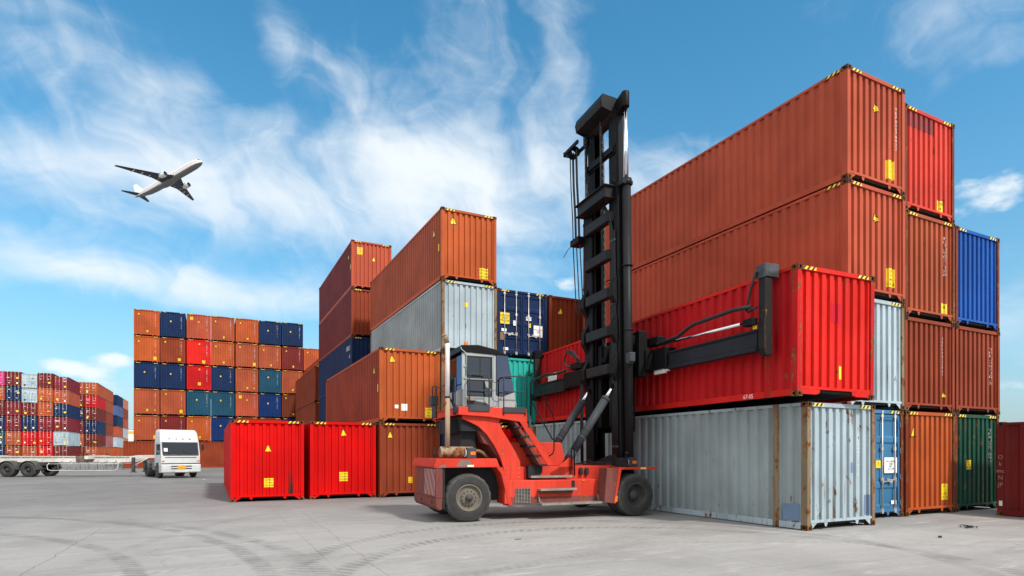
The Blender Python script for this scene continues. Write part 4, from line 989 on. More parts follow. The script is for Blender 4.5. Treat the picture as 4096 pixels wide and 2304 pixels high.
# --- the lifted red container, turned with the handler
def h2w(x, y, z=0):
    c, s = math.cos(HROT), math.sin(HROT); return (5.781+c*x-s*y, 14.030+s*x+c*y, z)
q = h2w(6.02, -4.62)
rc = container('red long container held in the air by the handler spreader, scratched, above the grey one', q[0], q[1], 2.99, 'scarlet', L=13.716, rot=R(-4.2), rust=.34, postrust='red', posts45=True, pitch=.33, side='red',  # deeper red side paints shade onto the scarlet body
               cau=(.16, .58, .10, .30), cautxt='9', skirt=True, group=G1)
rc.rotation_euler = (0, R(.5), R(-4.2))
wt = MB(); vs, fs = text_mb('67-05', .14); wt.add([(-W/2+.004, -13.716/2+1.45-a, .09+q_) for a, _, q_ in vs], fs); me = wt.mesh('chalk_writing', False); me.materials.append(M_white); link('chalk_writing', me, rc)
wp = MB(); wp.box(-W/2-.0,-W/2+.012,13.716/2-1.95,13.716/2-1.15,1.25,1.95); me = wp.mesh('white_patch'); me.materials.append(M_white); link('white_patch', me, rc)
for (x0,x1,z0,z1) in ((-.15,.22,1.72,2.15),): decal_part(rc, 'paint_patch', decal(x0,x1,z0,z1), [paint('fresh_red', (.55,.012,.03), .05)], 13.716)
# ------------------------------------------------------------------ white tractor unit (x forward, origin under the bumper)
TH = R(27.233)
def c2w(X, Z): return (X*math.cos(TH)+Z*math.sin(TH), -X*math.sin(TH)+Z*math.cos(TH), 0)
WP = paint('truck_white', (.62,.63,.63), .03, fade=.1, rough=.4, scratch=.0, dirt=.12, dents=.0)
CP = plain('truck_chassis', (.05,.05,.05), .7, var=.4)
DKP = plain('dark_plastic', (.02,.02,.022), .45, var=.2)
WGL = glassy('truck_glass', (.45,.5,.5), .03, ior=1.5)
tr = empty('tractor_truck', c2w(-22.72, 40.35), math.atan2(-.72,.69)-TH)
tag(tr, 'white flat-fronted truck with roof fairing facing the camera, coupled to an empty trailer', 'truck')
def U(nm, mb, mat, bevel=.015, par=tr): return mb.build(nm, mat, par, bevel)
# cab profile (side view, x-z) : front at x~0
cabp = [(-.02,.95),(.0,1.5),(-.04,1.56),(-.30,2.40),(-.36,2.46),(-1.72,2.46),(-1.78,2.3),(-1.78,.78),(-1.50,.78),(-1.46,1.0),(-1.25,1.2),(-.95,1.2),(-.72,1.0),(-.68,.78),(-.06,.78)]
cb = MB(); cb.prism(cabp, -1.17, 1.17, 'y'); cabm = U('cab', cb, WP, .03)
# windscreen set in the sloping front
def fx(z): return -.04 - (z-1.56)*.31
ws = MB(); ws.prism([(fx(1.60)+.012,1.60),(fx(2.36)+.012,2.36),(fx(2.36)+.02,2.36),(fx(1.60)+.02,1.60)], -1.04, 1.04, 'y'); wso = U('windscreen', ws, WGL, 0, cabm)
wb = MB(); wb.prism([(fx(1.55)+.004,1.55),(fx(2.41)+.004,2.41),(fx(2.41)+.010,2.41),(fx(1.55)+.010,1.55)], -1.10, 1.10, 'y'); U('surround_dark_backing', wb, DKP, 0, cabm)  # full dark sheet: frame rim, and stand-in for the dim cab interior
for (y, t) in ((.55,.55),(0.,.55),(-.55,.55)):
    U('wiper', MB().tube([(fx(1.60)+.03,y,1.60),(fx(1.78)+.03,y-.50,1.80)], .012, 6), DKP, 0, cabm)
U('paper_notice', MB().prism([(fx(1.78)+.022,1.78),(fx(2.0)+.022,2.0),(fx(2.0)+.024,2.0),(fx(1.78)+.024,1.78)], -1.0, -.78, 'y'), M_white, 0, cabm)
U('lower_front_grille', MB().box(-.001,.008,-.95,.95,1.36,1.40), DKP, 0, cabm)
U('front_panel_seam', MB().box(-.002,.006,-1.08,1.08,1.50,1.55), DKP, 0, cabm)
# fairing
fr_ = MB(); 
for (z0, x0, w0), (z1, x1, w1) in zip([(2.43,-.32,1.17),(2.80,-.46,1.15),(3.10,-.62,1.12),(3.22,-.80,1.07)], [(2.80,-.46,1.15),(3.10,-.62,1.12),(3.22,-.80,1.07),(3.26,-1.05,1.02)]):
    fr_.add([(x0,-w0,z0),(x0,w0,z0),(-1.72,w0,z0),(-1.72,-w0,z0),(x1,-w1,z1),(x1,w1,z1),(-1.72,w1,z1),(-1.72,-w1,z1)], [(0,1,5,4),(1,2,6,5),(2,3,7,6),(3,0,4,7)])
fr_.add([(-1.05,-1.02,3.262),(-1.05,1.02,3.262),(-1.72,1.02,3.262),(-1.72,-1.02,3.262)], [(0,1,2,3)])
U('roof_fairing', fr_, WP, .03)
for y in (-.62,-.2,.2,.62): U('marker_lamp', MB().box(-.42,-.36,y-.05,y+.05,2.60,2.65), DKP, .008)
# bumper, lamps, plate
bp_ = MB(); bp_.prism([(-.62,.36),(.06,.36),(.10,.45),(.10,.86),(.04,.95),(-.62,.95)], -1.19, 1.19, 'y'); bo = U('bumper', bp_, WP, .04)
for y in (-.95,.95): U('headlamp', MB().box(.095,.108,y-.17,y+.17,.60,.84), plain('headlamp_lens', (.55,.58,.6), .1, var=.1), .004, bo)
U('grille_slot', MB().box(.098,.106,-.62,.62,.60,.67), DKP, 0, bo); U('grille_slot', MB().box(.098,.106,-.62,.62,.76,.83), DKP, 0, bo)
U('number_plate', MB().box(.107,.115,-.25,.25,.62,.86), plain('plate_amber', (.66,.33,.02), .5, var=.1), .004, bo)
U('lower_step', MB().box(.09,.14,-.4,.4,.40,.46), WP, .01, bo); U('bumper_gap', MB().box(-.02,.05,-1.18,1.18,.94,1.0), DKP, 0, bo)
for y in (-1.06,1.06): U('indicator', MB().box(-.004,.006,y-.08,y+.08,1.1,1.18), AMB, .002, cabm)
# side windows / doors / mirrors
for s in (-1, 1):
    y0, y1 = sorted((s*1.172, s*1.178))
    d = U('door', MB().prism([(-.28,1.02),(-.12,1.50),(-.36,2.36),(-1.45,2.36),(-1.45,1.02)], y0, y1, 'y'), WP, 0, cabm)
    y0, y1 = sorted((s*1.179, s*1.184)); U('door_window', MB().prism([(-.22,1.56),(-.42,2.28),(-1.38,2.28),(-1.38,1.56)], y0, y1, 'y'), WGL, 0, d)
    U('mirror', MB().box(-.12,.02,*sorted((s*1.24,s*1.42)),1.85,2.25).tube([(-.25,s*1.17,2.3),(-.06,s*1.32,2.25)], .015, 6), DKP, .03)
    U('mudguard', MB().prism([(x_-.75,z_) for x_,z_ in [(-3.75,.62),(-3.72,.95),(-3.5,1.15),(-2.95,1.15),(-2.72,.95),(-2.7,.62),(-2.76,.62),(-2.80,.92),(-2.98,1.09),(-3.48,1.09),(-3.66,.92),(-3.69,.62)]], *sorted((s*.62, s*1.20)), 'y'), plain('mudguard_grey', (.12,.12,.12), .6, var=.3), .01)
    U('frame_rail', MB().box(-4.9,-.6,*sorted((s*.40,s*.48)),.70,.95), CP, .01)
U('fuel_tank', MB().box(-2.5,-1.85,-1.15,-.6,.5,1.05), plain('tank_grey', (.2,.2,.2), .5, metal=.3), .06); U('fuel_tank', MB().box(-2.5,-1.85,.6,1.15,.5,1.05), plain('tank_grey_b', (.2,.2,.2), .5, metal=.3), .06)
U('fifth_wheel', MB().box(-4.6,-3.4,-.45,.45,1.0,1.16), CP, .03); U('dashboard', MB().box(-.45,-.12,-1.05,1.05,1.45,1.60), DKP, .03)
for y in (-.5,.5): U('seat', MB().box(-1.3,-.8,y-.28,y+.28,1.25,1.5).box(-1.42,-1.25,y-.28,y+.28,1.5,2.15), plain('seat_cloth', (.12,.12,.13), .8), .06)
for s in (-1, 1): wheel(tr, -1.1, .52, -1.17 if s < 0 else 1.17, .52, .30, .28, 1 if s < 0 else -1, bolts=8, flat=.012)
for s in (-1, 1): wheel(tr, -3.97, .52, -1.20 if s < 0 else 1.20, .52, .56, .28, 1 if s < 0 else -1, deep=True, bolts=8, flat=.012)
U('axle', MB().cyl((-3.97,-.9,.52),(-3.97,.9,.52),.10), CP, 0)

# ------------------------------------------------------------------ skeletal trailer (x forward, origin under the kingpin)
kx, kz = -25.25, 43.35
ax_, az_ = -35.0, 42.95
tl_ = empty('container_trailer', c2w(kx, kz), math.atan2(kz-az_, kx-ax_)-TH)
tag(tl_, 'empty white skeletal container trailer with tandem wheels, seen from its side behind a truck', 'trailer')
TW = paint('trailer_white', (.66,.64,.58), .42, fade=.2, rough=.5, scratch=.1, dirt=.5, dents=.0)
def V(nm, mb, mat=TW, bevel=.006, par=tl_): return mb.build(nm, mat, par, bevel)
for s in (-1, 1):
    m = MB(); yc = s*.48
    for (z0, z1, w) in ((1.03,1.06,.08),(1.40,1.44,.09)): m.box(-12.3,-2.5,yc-w,yc+w,z0,z1)
    m.box(-12.3,-2.5,yc-.012,yc+.012,1.06,1.40)
    m.prism([(-2.5,1.03),(-2.5,1.44),(-1.9,1.52),(.9,1.52),(.9,1.36),(-1.7,1.30)], yc-.06, yc+.06, 'y')
    for k in range(14): m.box(-12.1+k*.72,-12.06+k*.72,yc-.07,yc+.07,1.06,1.40)
    V('main_beam', m)
for x in (-12.2,-5.05,.75): 
    o = V('bolster', MB().box(x-.12,x+.12,-1.2,1.2,1.24,1.50)); 
    for s in (-1,1): V('twistlock', MB().box(x-.11,x+.11,s*1.13-.09,s*1.13+.09,1.50,1.54).box(x-.04,x+.04,s*1.13-.03,s*1.13+.03,1.54,1.62), KBD, .01, o)
V('gear_box', MB().box(-5.9,-5.0,-1.0,-.5,1.05,1.45), plain('trailer_rusty', (.16,.11,.07), .8, var=.5), .02)
for k in range(9): V('cross_member', MB().box(-11.5+k*1.05,-11.42+k*1.05,-.46,.46,1.12,1.30))
for s in (-1, 1):
    V('landing_leg', MB().box(-2.2,-2.02,s*.72-.09,s*.72+.09,.34,1.36).box(-2.3,-1.92,s*.72-.13,s*.72+.13,.30,.345), CP, .01); V('leg_brace', MB().tube([(-2.1,s*.72,.75),(-1.2,s*.55,1.32)], .03, 6), TW, 0)
    g_ = MB(); y = s*1.12
    g_.tube([(-7.6,y,.98),(-7.75,y,.80),(-7.7,y,.52),(-7.5,y,.46),(-3.2,y,.46),(-2.95,y,.56),(-2.9,y,1.0),(-2.8,y*.6,1.2)], .025, 6); g_.tube([(-7.6,y,.92),(-2.95,y,.92)], .02, 6)
    go_ = V('side_guard', g_, TW, 0)
    for k in range(7): V('guard_post', MB().tube([(-7.0+k*.62,y,.46),(-7.0+k*.62,y,.93),(-7.1+k*.62,y*.5,1.12)], .02, 6), plain('post_grey', (.22,.2,.18), .7) if k == 0 else bpy.data.materials['post_grey'], 0, go_)
    for x in (-9.0,-10.42):
        V('wheel_guard', MB().prism([(x+.62*math.cos(t), .52+.62*math.sin(t)) for t in [math.pi*i/12 for i in range(13)]] + [(x+.585*math.cos(t), .52+.585*math.sin(t)) for t in [math.pi*i/12 for i in range(12,-1,-1)]], *sorted((s*.58, s*1.24)), 'y'), plain('guard_dark', (.07,.068,.065), .7, var=.4), 0)
        wheel(tl_, x, .52, s*1.22, .52, .56, .28, 1 if s < 0 else -1, deep=True, bolts=8, flat=.012)
for x in (-9.0,-10.42): V('axle', MB().cyl((x,-.9,.52),(x,.9,.52),.09), CP, 0)
V('suspension_frame', MB().box(-11.2,-8.2,-.75,-.5,.80,1.03).box(-11.2,-8.2,.5,.75,.80,1.03), CP, .02)
V('rear_bumper', MB().box(-12.35,-12.2,-1.2,1.2,.55,.7).box(-12.3,-12.2,-.5,-.4,.7,1.05).box(-12.3,-12.2,.4,.5,.7,1.05), TW)

# ------------------------------------------------------------------ airliner climbing far behind the yard
pl = bpy.data.objects.new('airliner', None); COL.objects.link(pl)
tag(pl, 'white twin-engine passenger jet with dark wings climbing in the sky', 'airplane')
PR = Matrix(((.6125,.7827,-.1108),(-.7637,.622,.1726),(.204,-.0211,.9787))).to_4x4()
pl.matrix_world = Matrix.Translation((-29.617,534.075,209.069)) @ PR
AW = plain('aircraft_white', (.80,.80,.79), .35, var=.03); AG = plain('aircraft_wing_grey', (.035,.045,.065), .45, var=.12); ABL = plain('aircraft_belly', (.16,.16,.155), .45, var=.1)
ARD = plain('cheat_line', (.60,.12,.06), .5, var=0); ADK = plain('engine_inlet', (.01,.01,.015), .6, var=0)
st_ = [(39.5,.05,-.9),(39.0,.8,-.8),(37.6,1.7,-.5),(35,2.55,-.15),(31,3.05,0),(26,3.1,0),(-12,3.1,0),(-20,2.85,.25),(-28,2.0,.95),(-35,.95,1.7),(-38,.35,2.0),(-38.4,.05,2.0)]
fu = MB(); n = 32; fu.smooth = True
for i, (x, r, zc) in enumerate(st_): fu.v += [(x, r*math.cos(2*math.pi*k/n), zc+r*math.sin(2*math.pi*k/n)) for k in range(n)]
for i in range(len(st_)-1):
    for k in range(n):
        t = (k+.5)/n; a = 2*math.pi*t
        fu.mi = 1 if math.sin(a) < -.62 else (2 if -.02 < math.sin(a) < .12 and i > 0 else 0)
        fu.face((i*n+k, i*n+(k+1) % n, (i+1)*n+(k+1) % n, (i+1)*n+k))
fo = fu.build('fuselage', [AW, ABL, ARD], pl)
MB().prism([(38.3,.5),(37.3,1.35),(36.6,1.35),(37.4,.5)], -1.6, 1.6, 'y').build('cockpit_window', ADK, fo)
fb_ = MB(); fb_.sphere((1.0,0,-1.9), 1.0, 10, (10.5,3.0,2.0)); fb_.build('belly_fairing', ABL, fo)
def wing(nm, s, root, tip, t0, t1, mat, par):
    """root/tip = (x leading, x trailing, y, z)"""
    m = MB(); vs = []
    for (xl, xt, y, z), t in ((root, t0), (tip, t1)):
        c = xl-xt; vs += [(xl,s*y,z),(xl-.25*c,s*y,z+t*.6),(xt,s*y,z),(xl-.3*c,s*y,z-t*.4)]
    m.add(vs, [(0,1,5,4),(1,2,6,5),(2,3,7,6),(3,0,4,7),(0,3,2,1),(4,5,6,7)]); return m.build(nm, mat, par)
for s in (-1, 1):
    w1 = wing('wing', s, (12.5,-2.5,2.4,-1.5), (5.2,-3.0,10.5,-.7), 1.6, 1.0, AG, pl); wing('outer_wing', s, (5.2,-3.0,10.5,-.7), (-10.5,-12.6,31.4,2.4), 1.0, .3, AG, w1)
    for y, xl in ((6.5,-1.2),(12.5,-2.6),(17,-4.6),(22,-7.2)): MB().tube([(xl+3,s*y,-1.5+.1*y),(xl+1,s*y,-1.75+.1*y),(xl-1.8,s*y,-1.3+.1*y)], [.15,.42,.12], 8).build('flap_fairing', plain('fairing_cream', (.6,.55,.45), .5) if 'fairing_cream' not in bpy.data.materials else bpy.data.materials['fairing_cream'], w1)
    e = MB(); e.lathe([(1.45,0),(1.78,-.5),(1.9,-1.6),(1.85,-3.2),(1.5,-5.4),(1.1,-5.4),(.6,-6.8)], (11.5,s*9.6,-3.1), 'x', 28); eo = e.build('engine', plain('engine_cowl', (.72,.70,.66), .35, var=.05) if 'engine_cowl' not in bpy.data.materials else bpy.data.materials['engine_cowl'], pl)
    e = MB(); e.lathe([(1.5,-.02),(1.62,.1),(1.5,.02),(1.45,-.6),(.5,-.9),(.001,-.2)], (11.5,s*9.6,-3.1), 'x', 24); e.build('engine_intake', ADK, eo)
    MB().prism([(10.0,-1.6),(5.0,-1.6),(4.5,-.4),(8.0,-.4)], s*9.6-.2, s*9.6+.2, 'y').build('pylon', AG, eo)
    wing('tailplane', s, (-29.5,-35.0,1.0,1.6), (-36.2,-38.2,10.8,2.4), .7, .2, AG, pl)
MB().prism([(-25.5,2.4),(-34.9,11.8),(-38.0,11.8),(-36.4,2.2)], -.28, .28, 'y').build('tail_fin', AW, pl)
# ------------------------------------------------------------------ litter on the yard
def gpx(x, y):     # ground point under a pixel of the 4096-wide survey plan
    Z = 1.778*2407.56/(y-1806.09); X = (x-2080.24)/2407.56*Z; return c2w(X, Z)
rb = empty('scrap_net', gpx(3872, 2111)); tag(rb, 'dark tangled scrap of netting on the concrete at lower right', 'litter')
m = MB(); rr2 = random.Random(5)
for k in range(16):
    a = rr2.uniform(0,6.28); r0 = rr2.uniform(.02,.2); p = [(r0*math.cos(a)*1.5,r0*math.sin(a)*.7,.01)]
    for j in range(4): p.append((p[-1][0]+rr2.uniform(-.09,.09), p[-1][1]+rr2.uniform(-.06,.06), rr2.uniform(.006,.05)))
    m.tube(p, .008, 5)
m.build('net_strands', HOSE, rb)
q = gpx(3760, 2150); bk = MB().box(-.045,.045,-.03,.03,0,.035).build('wood_block', plain('dark_wood', (.04,.035,.03), .8), None, .004); bk.location = q; bk.rotation_euler = (0,0,.4); tag(bk, 'small dark block lying on the concrete near the scrap netting', 'block')
for (x, y, lab) in ((2072,2158,'small dark splinter on the concrete in front of the handler'),(816,1918,'small white scrap of paper on the yard left of the red containers')):
    o = MB().prism([(-.07,.0),(.06,-.015),(.075,.012),(-.05,.02)], .0, .012, 'z').build('debris_scrap', plain('scrap_dark', (.05,.045,.04), .8) if 'dark' in lab else M_white, None); o.location = gpx(x, y); tag(o, lab, 'litter')
# ------------------------------------------------------------------ ground, sky, light, camera
def ground_mat():
    m, nt, b = newmat('yard_concrete'); L = nt.links
    tc = nt.nodes.new('ShaderNodeTexCoord'); v = tc.outputs['Object']
    n1 = noise(nt, v, .09, 6, .6, .4); n2 = noise(nt, v, .55, 7, .62, .6); n3 = noise(nt, v, 9, 6, .7)
    c = mixc(nt, ramp(nt, n1, .35, .68), (*GC0, 1), (*GC1, 1))
    c = mixc(nt, math_(nt, 'MULTIPLY', ramp(nt, n2, .46, .72), .45), c, (*GC2, 1))
    c = mixc(nt, math_(nt, 'MULTIPLY', ramp(nt, n3, .35, .75), .35), c, (*tuple(x*.72 for x in GC0), 1))
    # streaks swept along the traffic direction
    n4 = noise(nt, vscale(nt, v, (.25, 1.6, 1)), .9, 6, .65, .8)
    c = mixc(nt, math_(nt, 'MULTIPLY', ramp(nt, n4, .52, .70), .38), c, (*tuple(x*.62 for x in GC0), 1))
    n6 = noise(nt, vscale(nt, v, (.5, 2.6, 1)), 1.3, 6, .7, .6)
    c = mixc(nt, math_(nt, 'MULTIPLY', ramp(nt, n6, .56, .72), .5), c, (*tuple(min(.62, x*1.3) for x in GC1), 1))
    sx = nt.nodes.new('ShaderNodeSeparateXYZ'); L.new(v, sx.inputs[0]); X, Y = sx.outputs[0], sx.outputs[1]
    wob = math_(nt, 'MULTIPLY', math_(nt, 'SUBTRACT', noise(nt, v, .35, 3), .5), .35)
    brk = ramp(nt, noise(nt, v, 1.3, 6, .65), .32, .66)
    marks = None
    for (cx, cy, r, w, k) in ARCS:
        d = math_(nt, 'SQRT', math_(nt, 'ADD', math_(nt, 'POWER', math_(nt, 'SUBTRACT', X, cx), 2.0), math_(nt, 'POWER', math_(nt, 'SUBTRACT', Y, cy), 2.0)))
        q = math_(nt, 'ABSOLUTE', math_(nt, 'SUBTRACT', math_(nt, 'ADD', d, wob), r))
        mr = nt.nodes.new('ShaderNodeMapRange'); mr.interpolation_type = 'SMOOTHSTEP'
        L.new(q, mr.inputs[0]); mr.inputs[1].default_value = w*.45; mr.inputs[2].default_value = w; mr.inputs[3].default_value = k; mr.inputs[4].default_value = 0
        # tread pattern across the mark
        ang = math_(nt, 'ARCTAN2', math_(nt, 'SUBTRACT', Y, cy), math_(nt, 'SUBTRACT', X, cx))
        tr = math_(nt, 'SINE', math_(nt, 'ADD', math_(nt, 'MULTIPLY', ang, r*30.0), math_(nt, 'MULTIPLY', d, 16.0)))
        mk = math_(nt, 'MULTIPLY', mr.outputs[0], math_(nt, 'MULTIPLY', brk, math_(nt, 'MULTIPLY_ADD', tr, .42, .58)))
        marks = mk if marks is None else math_(nt, 'MAXIMUM', marks, mk)
    c = mixc(nt, marks, c, (.085,.083,.08,1))
    # the travelled part of the yard further in is greyer with rubber and dust
    far_ = nt.nodes.new('ShaderNodeMapRange'); far_.interpolation_type = 'SMOOTHSTEP'; L.new(math_(nt, 'ADD', Y, math_(nt, 'MULTIPLY', n1, 14.0)), far_.inputs[0]); far_.inputs[1].default_value = 17; far_.inputs[2].default_value = 36
    c = mixc(nt, far_.outputs[0], c, mixc(nt, 1.0, c, (.60,.60,.61,1), 'MULTIPLY'))
    # slab joints every 6 m, broken up
    jn = None
    for ax, off in ((X, 1.3), (Y, .4)):
        fr = math_(nt, 'ABSOLUTE', math_(nt, 'SUBTRACT', math_(nt, 'FRACT', math_(nt, 'DIVIDE', math_(nt, 'ADD', math_(nt, 'ADD', ax, math_(nt,'MULTIPLY',wob,.08)), off+600), 6.0)), .5))
        j = math_(nt, 'LESS_THAN', fr, .0016)
        jn = j if jn is None else math_(nt, 'MAXIMUM', jn, j)
    c = mixc(nt, math_(nt, 'MULTIPLY', jn, math_(nt, 'MULTIPLY', ramp(nt, noise(nt, v, .5, 4), .35, .6), .45)), c, (.09,.085,.08,1))
    # two long cracks
    for (xa, ya, xb, yb, kk) in ((-2.45,10.0,-2.22,17.0,.5), (2.42,18.5,2.25,7.5,.35), (-9,20,6,13.2,.25)):
        lx, ly = xb-xa, yb-ya; ln = math.hypot(lx, ly)
        dd = math_(nt, 'ABSOLUTE', math_(nt, 'ADD', math_(nt, 'ADD', math_(nt, 'MULTIPLY', math_(nt, 'SUBTRACT', X, xa), -ly/ln), math_(nt, 'MULTIPLY', math_(nt, 'SUBTRACT', Y, ya), lx/ln)), math_(nt, 'MULTIPLY', math_(nt, 'SUBTRACT', noise(nt, v, .9, 6, .6), .5), .30)))
        al = math_(nt, 'DIVIDE', math_(nt, 'ADD', math_(nt, 'MULTIPLY', math_(nt, 'SUBTRACT', X, xa), lx), math_(nt, 'MULTIPLY', math_(nt, 'SUBTRACT', Y, ya), ly)), ln)
        ok = math_(nt, 'MULTIPLY', math_(nt, 'GREATER_THAN', al, 0.0), math_(nt, 'LESS_THAN', al, ln))
        c = mixc(nt, math_(nt, 'MULTIPLY', math_(nt, 'MULTIPLY', math_(nt, 'LESS_THAN', dd, .012), ok), kk), c, (.08,.076,.07,1))
    # hairline cracks
    vo = nt.nodes.new('ShaderNodeTexVoronoi'); vo.feature = 'DISTANCE_TO_EDGE'; vo.inputs['Scale'].default_value = .16
    wv = nt.nodes.new('ShaderNodeVectorMath'); wv.operation = 'ADD'; L.new(v, wv.inputs[0])
    nv = nt.nodes.new('ShaderNodeTexNoise'); L.new(v, nv.inputs['Vector']); nv.inputs['Scale'].default_value = .5; nv.inputs['Detail'].default_value = 6
    sc = nt.nodes.new('ShaderNodeVectorMath'); sc.operation = 'SCALE'; sc.inputs['Scale'].default_value = 2.6; L.new(nv.outputs['Color'], sc.inputs[0]); L.new(sc.outputs[0], wv.inputs[1]); L.new(wv.outputs[0], vo.inputs['Vector'])
    cr = math_(nt, 'LESS_THAN', vo.outputs['Distance'], .0022)
    c = mixc(nt, math_(nt, 'MULTIPLY', cr, math_(nt, 'MULTIPLY', ramp(nt, noise(nt, v, .3, 3), .42, .62), .4)), c, (.10,.095,.09,1))
    # dark stains / grit
    n5 = noise(nt, v, 2.3, 6, .7); c = mixc(nt, math_(nt, 'MULTIPLY', ramp(nt, n5, .66, .74), .4), c, (.10,.095,.088,1))
    L.new(c, b.inputs['Base Color']); b.inputs['Roughness'].default_value = .85; b.inputs['Specular IOR Level'].default_value = .25
    bp = nt.nodes.new('ShaderNodeBump'); bp.inputs['Strength'].default_value = .25; bp.inputs['Distance'].default_value = .02
    L.new(math_(nt, 'ADD', n3, math_(nt, 'MULTIPLY', n2, .6)), bp.inputs['Height']); L.new(bp.outputs[0], b.inputs['Normal'])
    return m
GC0 = (.245,.238,.226); GC1 = (.355,.348,.334); GC2 = (.145,.14,.132)
ARCS = [(-15.17,8.75,15.94,.2,.85), (-13.07,8.63,14.54,.2,.85), (-13.58,8.18,12.82,.2,.8), (6.3,7.04,4.96,.24,.75), (6.26,8.27,5.24,.24,.65), (-15.17,8.75,16.5,.14,.4), (-2,30,22.6,.2,.3), (4,34,33,.2,.25), (1.5,-6,16.5,.18,.25), (20,6,22.5,.2,.3)]
g = MB(); g.add([(-1500,-300,0),(1500,-300,0),(1500,2500,0),(-1500,2500,0)], [(0,1,2,3)])
go = g.build('ground', ground_mat()); tag(go, 'light grey worn concrete yard with curved tyre marks and cracks', kind='structure')

SUN = Vector((.24, -.80, .84)).normalized()
sl = bpy.data.lights.new('sun', 'SUN'); sl.energy = 2.3; sl.angle = R(5); sl.color = (1, .955, .89)
so = bpy.data.objects.new('sun', sl); COL.objects.link(so); so.rotation_euler = SUN.to_track_quat('Z', 'Y').to_euler(); so.location = (0, -20, 60)
wd = bpy.data.worlds.new('World'); scene.world = wd; wd.use_nodes = True; nt = wd.node_tree; nt.nodes.clear()
YAW = R(27.233)
def sky():
    L = nt.links
    out = nt.nodes.new('ShaderNodeOutputWorld'); bg = nt.nodes.new('ShaderNodeBackground'); bg.inputs['Strength'].default_value = SKYSTR
    st = nt.nodes.new('ShaderNodeTexSky'); st.sky_type = 'NISHITA'; st.sun_disc = False
    st.sun_elevation = math.asin(SUN.z); st.sun_rotation = math.atan2(SUN.x, SUN.y); st.air_density = 1.0; st.dust_density = .6; st.ozone_density = 2.0
    tc = nt.nodes.new('ShaderNodeTexCoord'); v = tc.outputs['Generated']
    sx = nt.nodes.new('ShaderNodeSeparateXYZ'); L.new(v, sx.inputs[0]); X, Y, Z = sx.outputs
    az = math_(nt, 'SUBTRACT', math_(nt, 'ARCTAN2', X, Y), YAW)        # azimuth from the yard axis, to the right positive
    el = math_(nt, 'ARCSINE', Z)
    def comb(a, b, c=0.0):
        n = nt.nodes.new('ShaderNodeCombineXYZ')
        for i, q in enumerate((a, b, c)):
            if hasattr(q, 'is_linked'): L.new(q, n.inputs[i])
            else: n.inputs[i].default_value = q
        return n.outputs[0]
    # deepen and tint the clear sky
    hs = nt.nodes.new('ShaderNodeHueSaturation'); hs.inputs['Hue'].default_value = .482; hs.inputs['Saturation'].default_value = SKYSAT; hs.inputs['Value'].default_value = SKYVAL
    L.new(st.outputs[0], hs.inputs['Color'])
    base = hs.outputs[0]
    # streaky cirrus : rotated, stretched noise in azimuth/elevation
    def streak(ang, sa, sb, off, warp=.25, det=7, rough=.6):
        ca, s_ = math.cos(ang), math.sin(ang)
        u = math_(nt, 'ADD', math_(nt, 'MULTIPLY', az, ca*sa), math_(nt, 'MULTIPLY', el, s_*sa))
        w = math_(nt, 'ADD', math_(nt, 'MULTIPLY', az, -s_*sb), math_(nt, 'MULTIPLY', el, ca*sb))
        p = comb(u, w, off)
        wn = nt.nodes.new('ShaderNodeTexNoise'); L.new(comb(math_(nt,'MULTIPLY',az,5.0), math_(nt,'MULTIPLY',el,6.0), off+3), wn.inputs['Vector']); wn.inputs['Scale'].default_value = 1; wn.inputs['Detail'].default_value = 3
        sc = nt.nodes.new('ShaderNodeVectorMath'); sc.operation = 'MULTIPLY_ADD'; L.new(wn.outputs['Color'], sc.inputs[0]); sc.inputs[1].default_value = (warp*sa*.3, warp*sb*.3, 0); L.new(p, sc.inputs[2])
        n = nt.nodes.new('ShaderNodeTexNoise'); L.new(sc.outputs[0], n.inputs['Vector']); n.inputs['Scale'].default_value = 1; n.inputs['Detail'].default_value = det; n.inputs['Roughness'].default_value = rough
        return n.outputs['Fac']
    def blob(a0, e0, ra, re, k, tilt=0):
        ca, s_ = math.cos(tilt), math.sin(tilt)
        da = math_(nt, 'SUBTRACT', az, a0); de = math_(nt, 'SUBTRACT', el, e0)
        u = math_(nt, 'ADD', math_(nt, 'MULTIPLY', da, ca/ra), math_(nt, 'MULTIPLY', de, s_/ra))
        w = math_(nt, 'ADD', math_(nt, 'MULTIPLY', da, -s_/re), math_(nt, 'MULTIPLY', de, ca/re))
        q = math_(nt, 'ADD', math_(nt, 'MULTIPLY', u, u), math_(nt, 'MULTIPLY', w, w))
        return math_(nt, 'MULTIPLY', math_(nt, 'EXPONENT', math_(nt, 'MULTIPLY', q, -1.0)), k)
    cov = None
    for bl in CIRRUS:
        q = blob(*bl); cov = q if cov is None else math_(nt, 'ADD', cov, q)
    s1 = streak(-.72, 3.0, 11.0, 1.3, 1.0, 6, .55); s2 = streak(.05, 1.6, 15.0, 7.7, .6, 6, .55); s3 = streak(-1.2, 4.0, 15, 4.1, 1.3, 6, .55)
    den = math_(nt, 'ADD', math_(nt, 'MULTIPLY', s1, .50), math_(nt, 'ADD', math_(nt, 'MULTIPLY', s2, .60), math_(nt, 'MULTIPLY', s3, .45)))   # mean ~ .67
    # added cloud outside the view, denser and brighter than in front, for fill light
    def sms(v, a, b):
        m = nt.nodes.new('ShaderNodeMapRange'); m.interpolation_type = 'SMOOTHSTEP'; L.new(v, m.inputs[0]); m.inputs[1].default_value = a; m.inputs[2].default_value = b; return m.outputs[0]
    fill_cloud = math_(nt, 'MAXIMUM', sms(math_(nt, 'ABSOLUTE', az), .8, 1.3), sms(el, .72, 1.0))
    cov = math_(nt, 'ADD', cov, math_(nt, 'MULTIPLY', fill_cloud, .40))
    den = math_(nt, 'ADD', math_(nt, 'SUBTRACT', den, .95), cov)
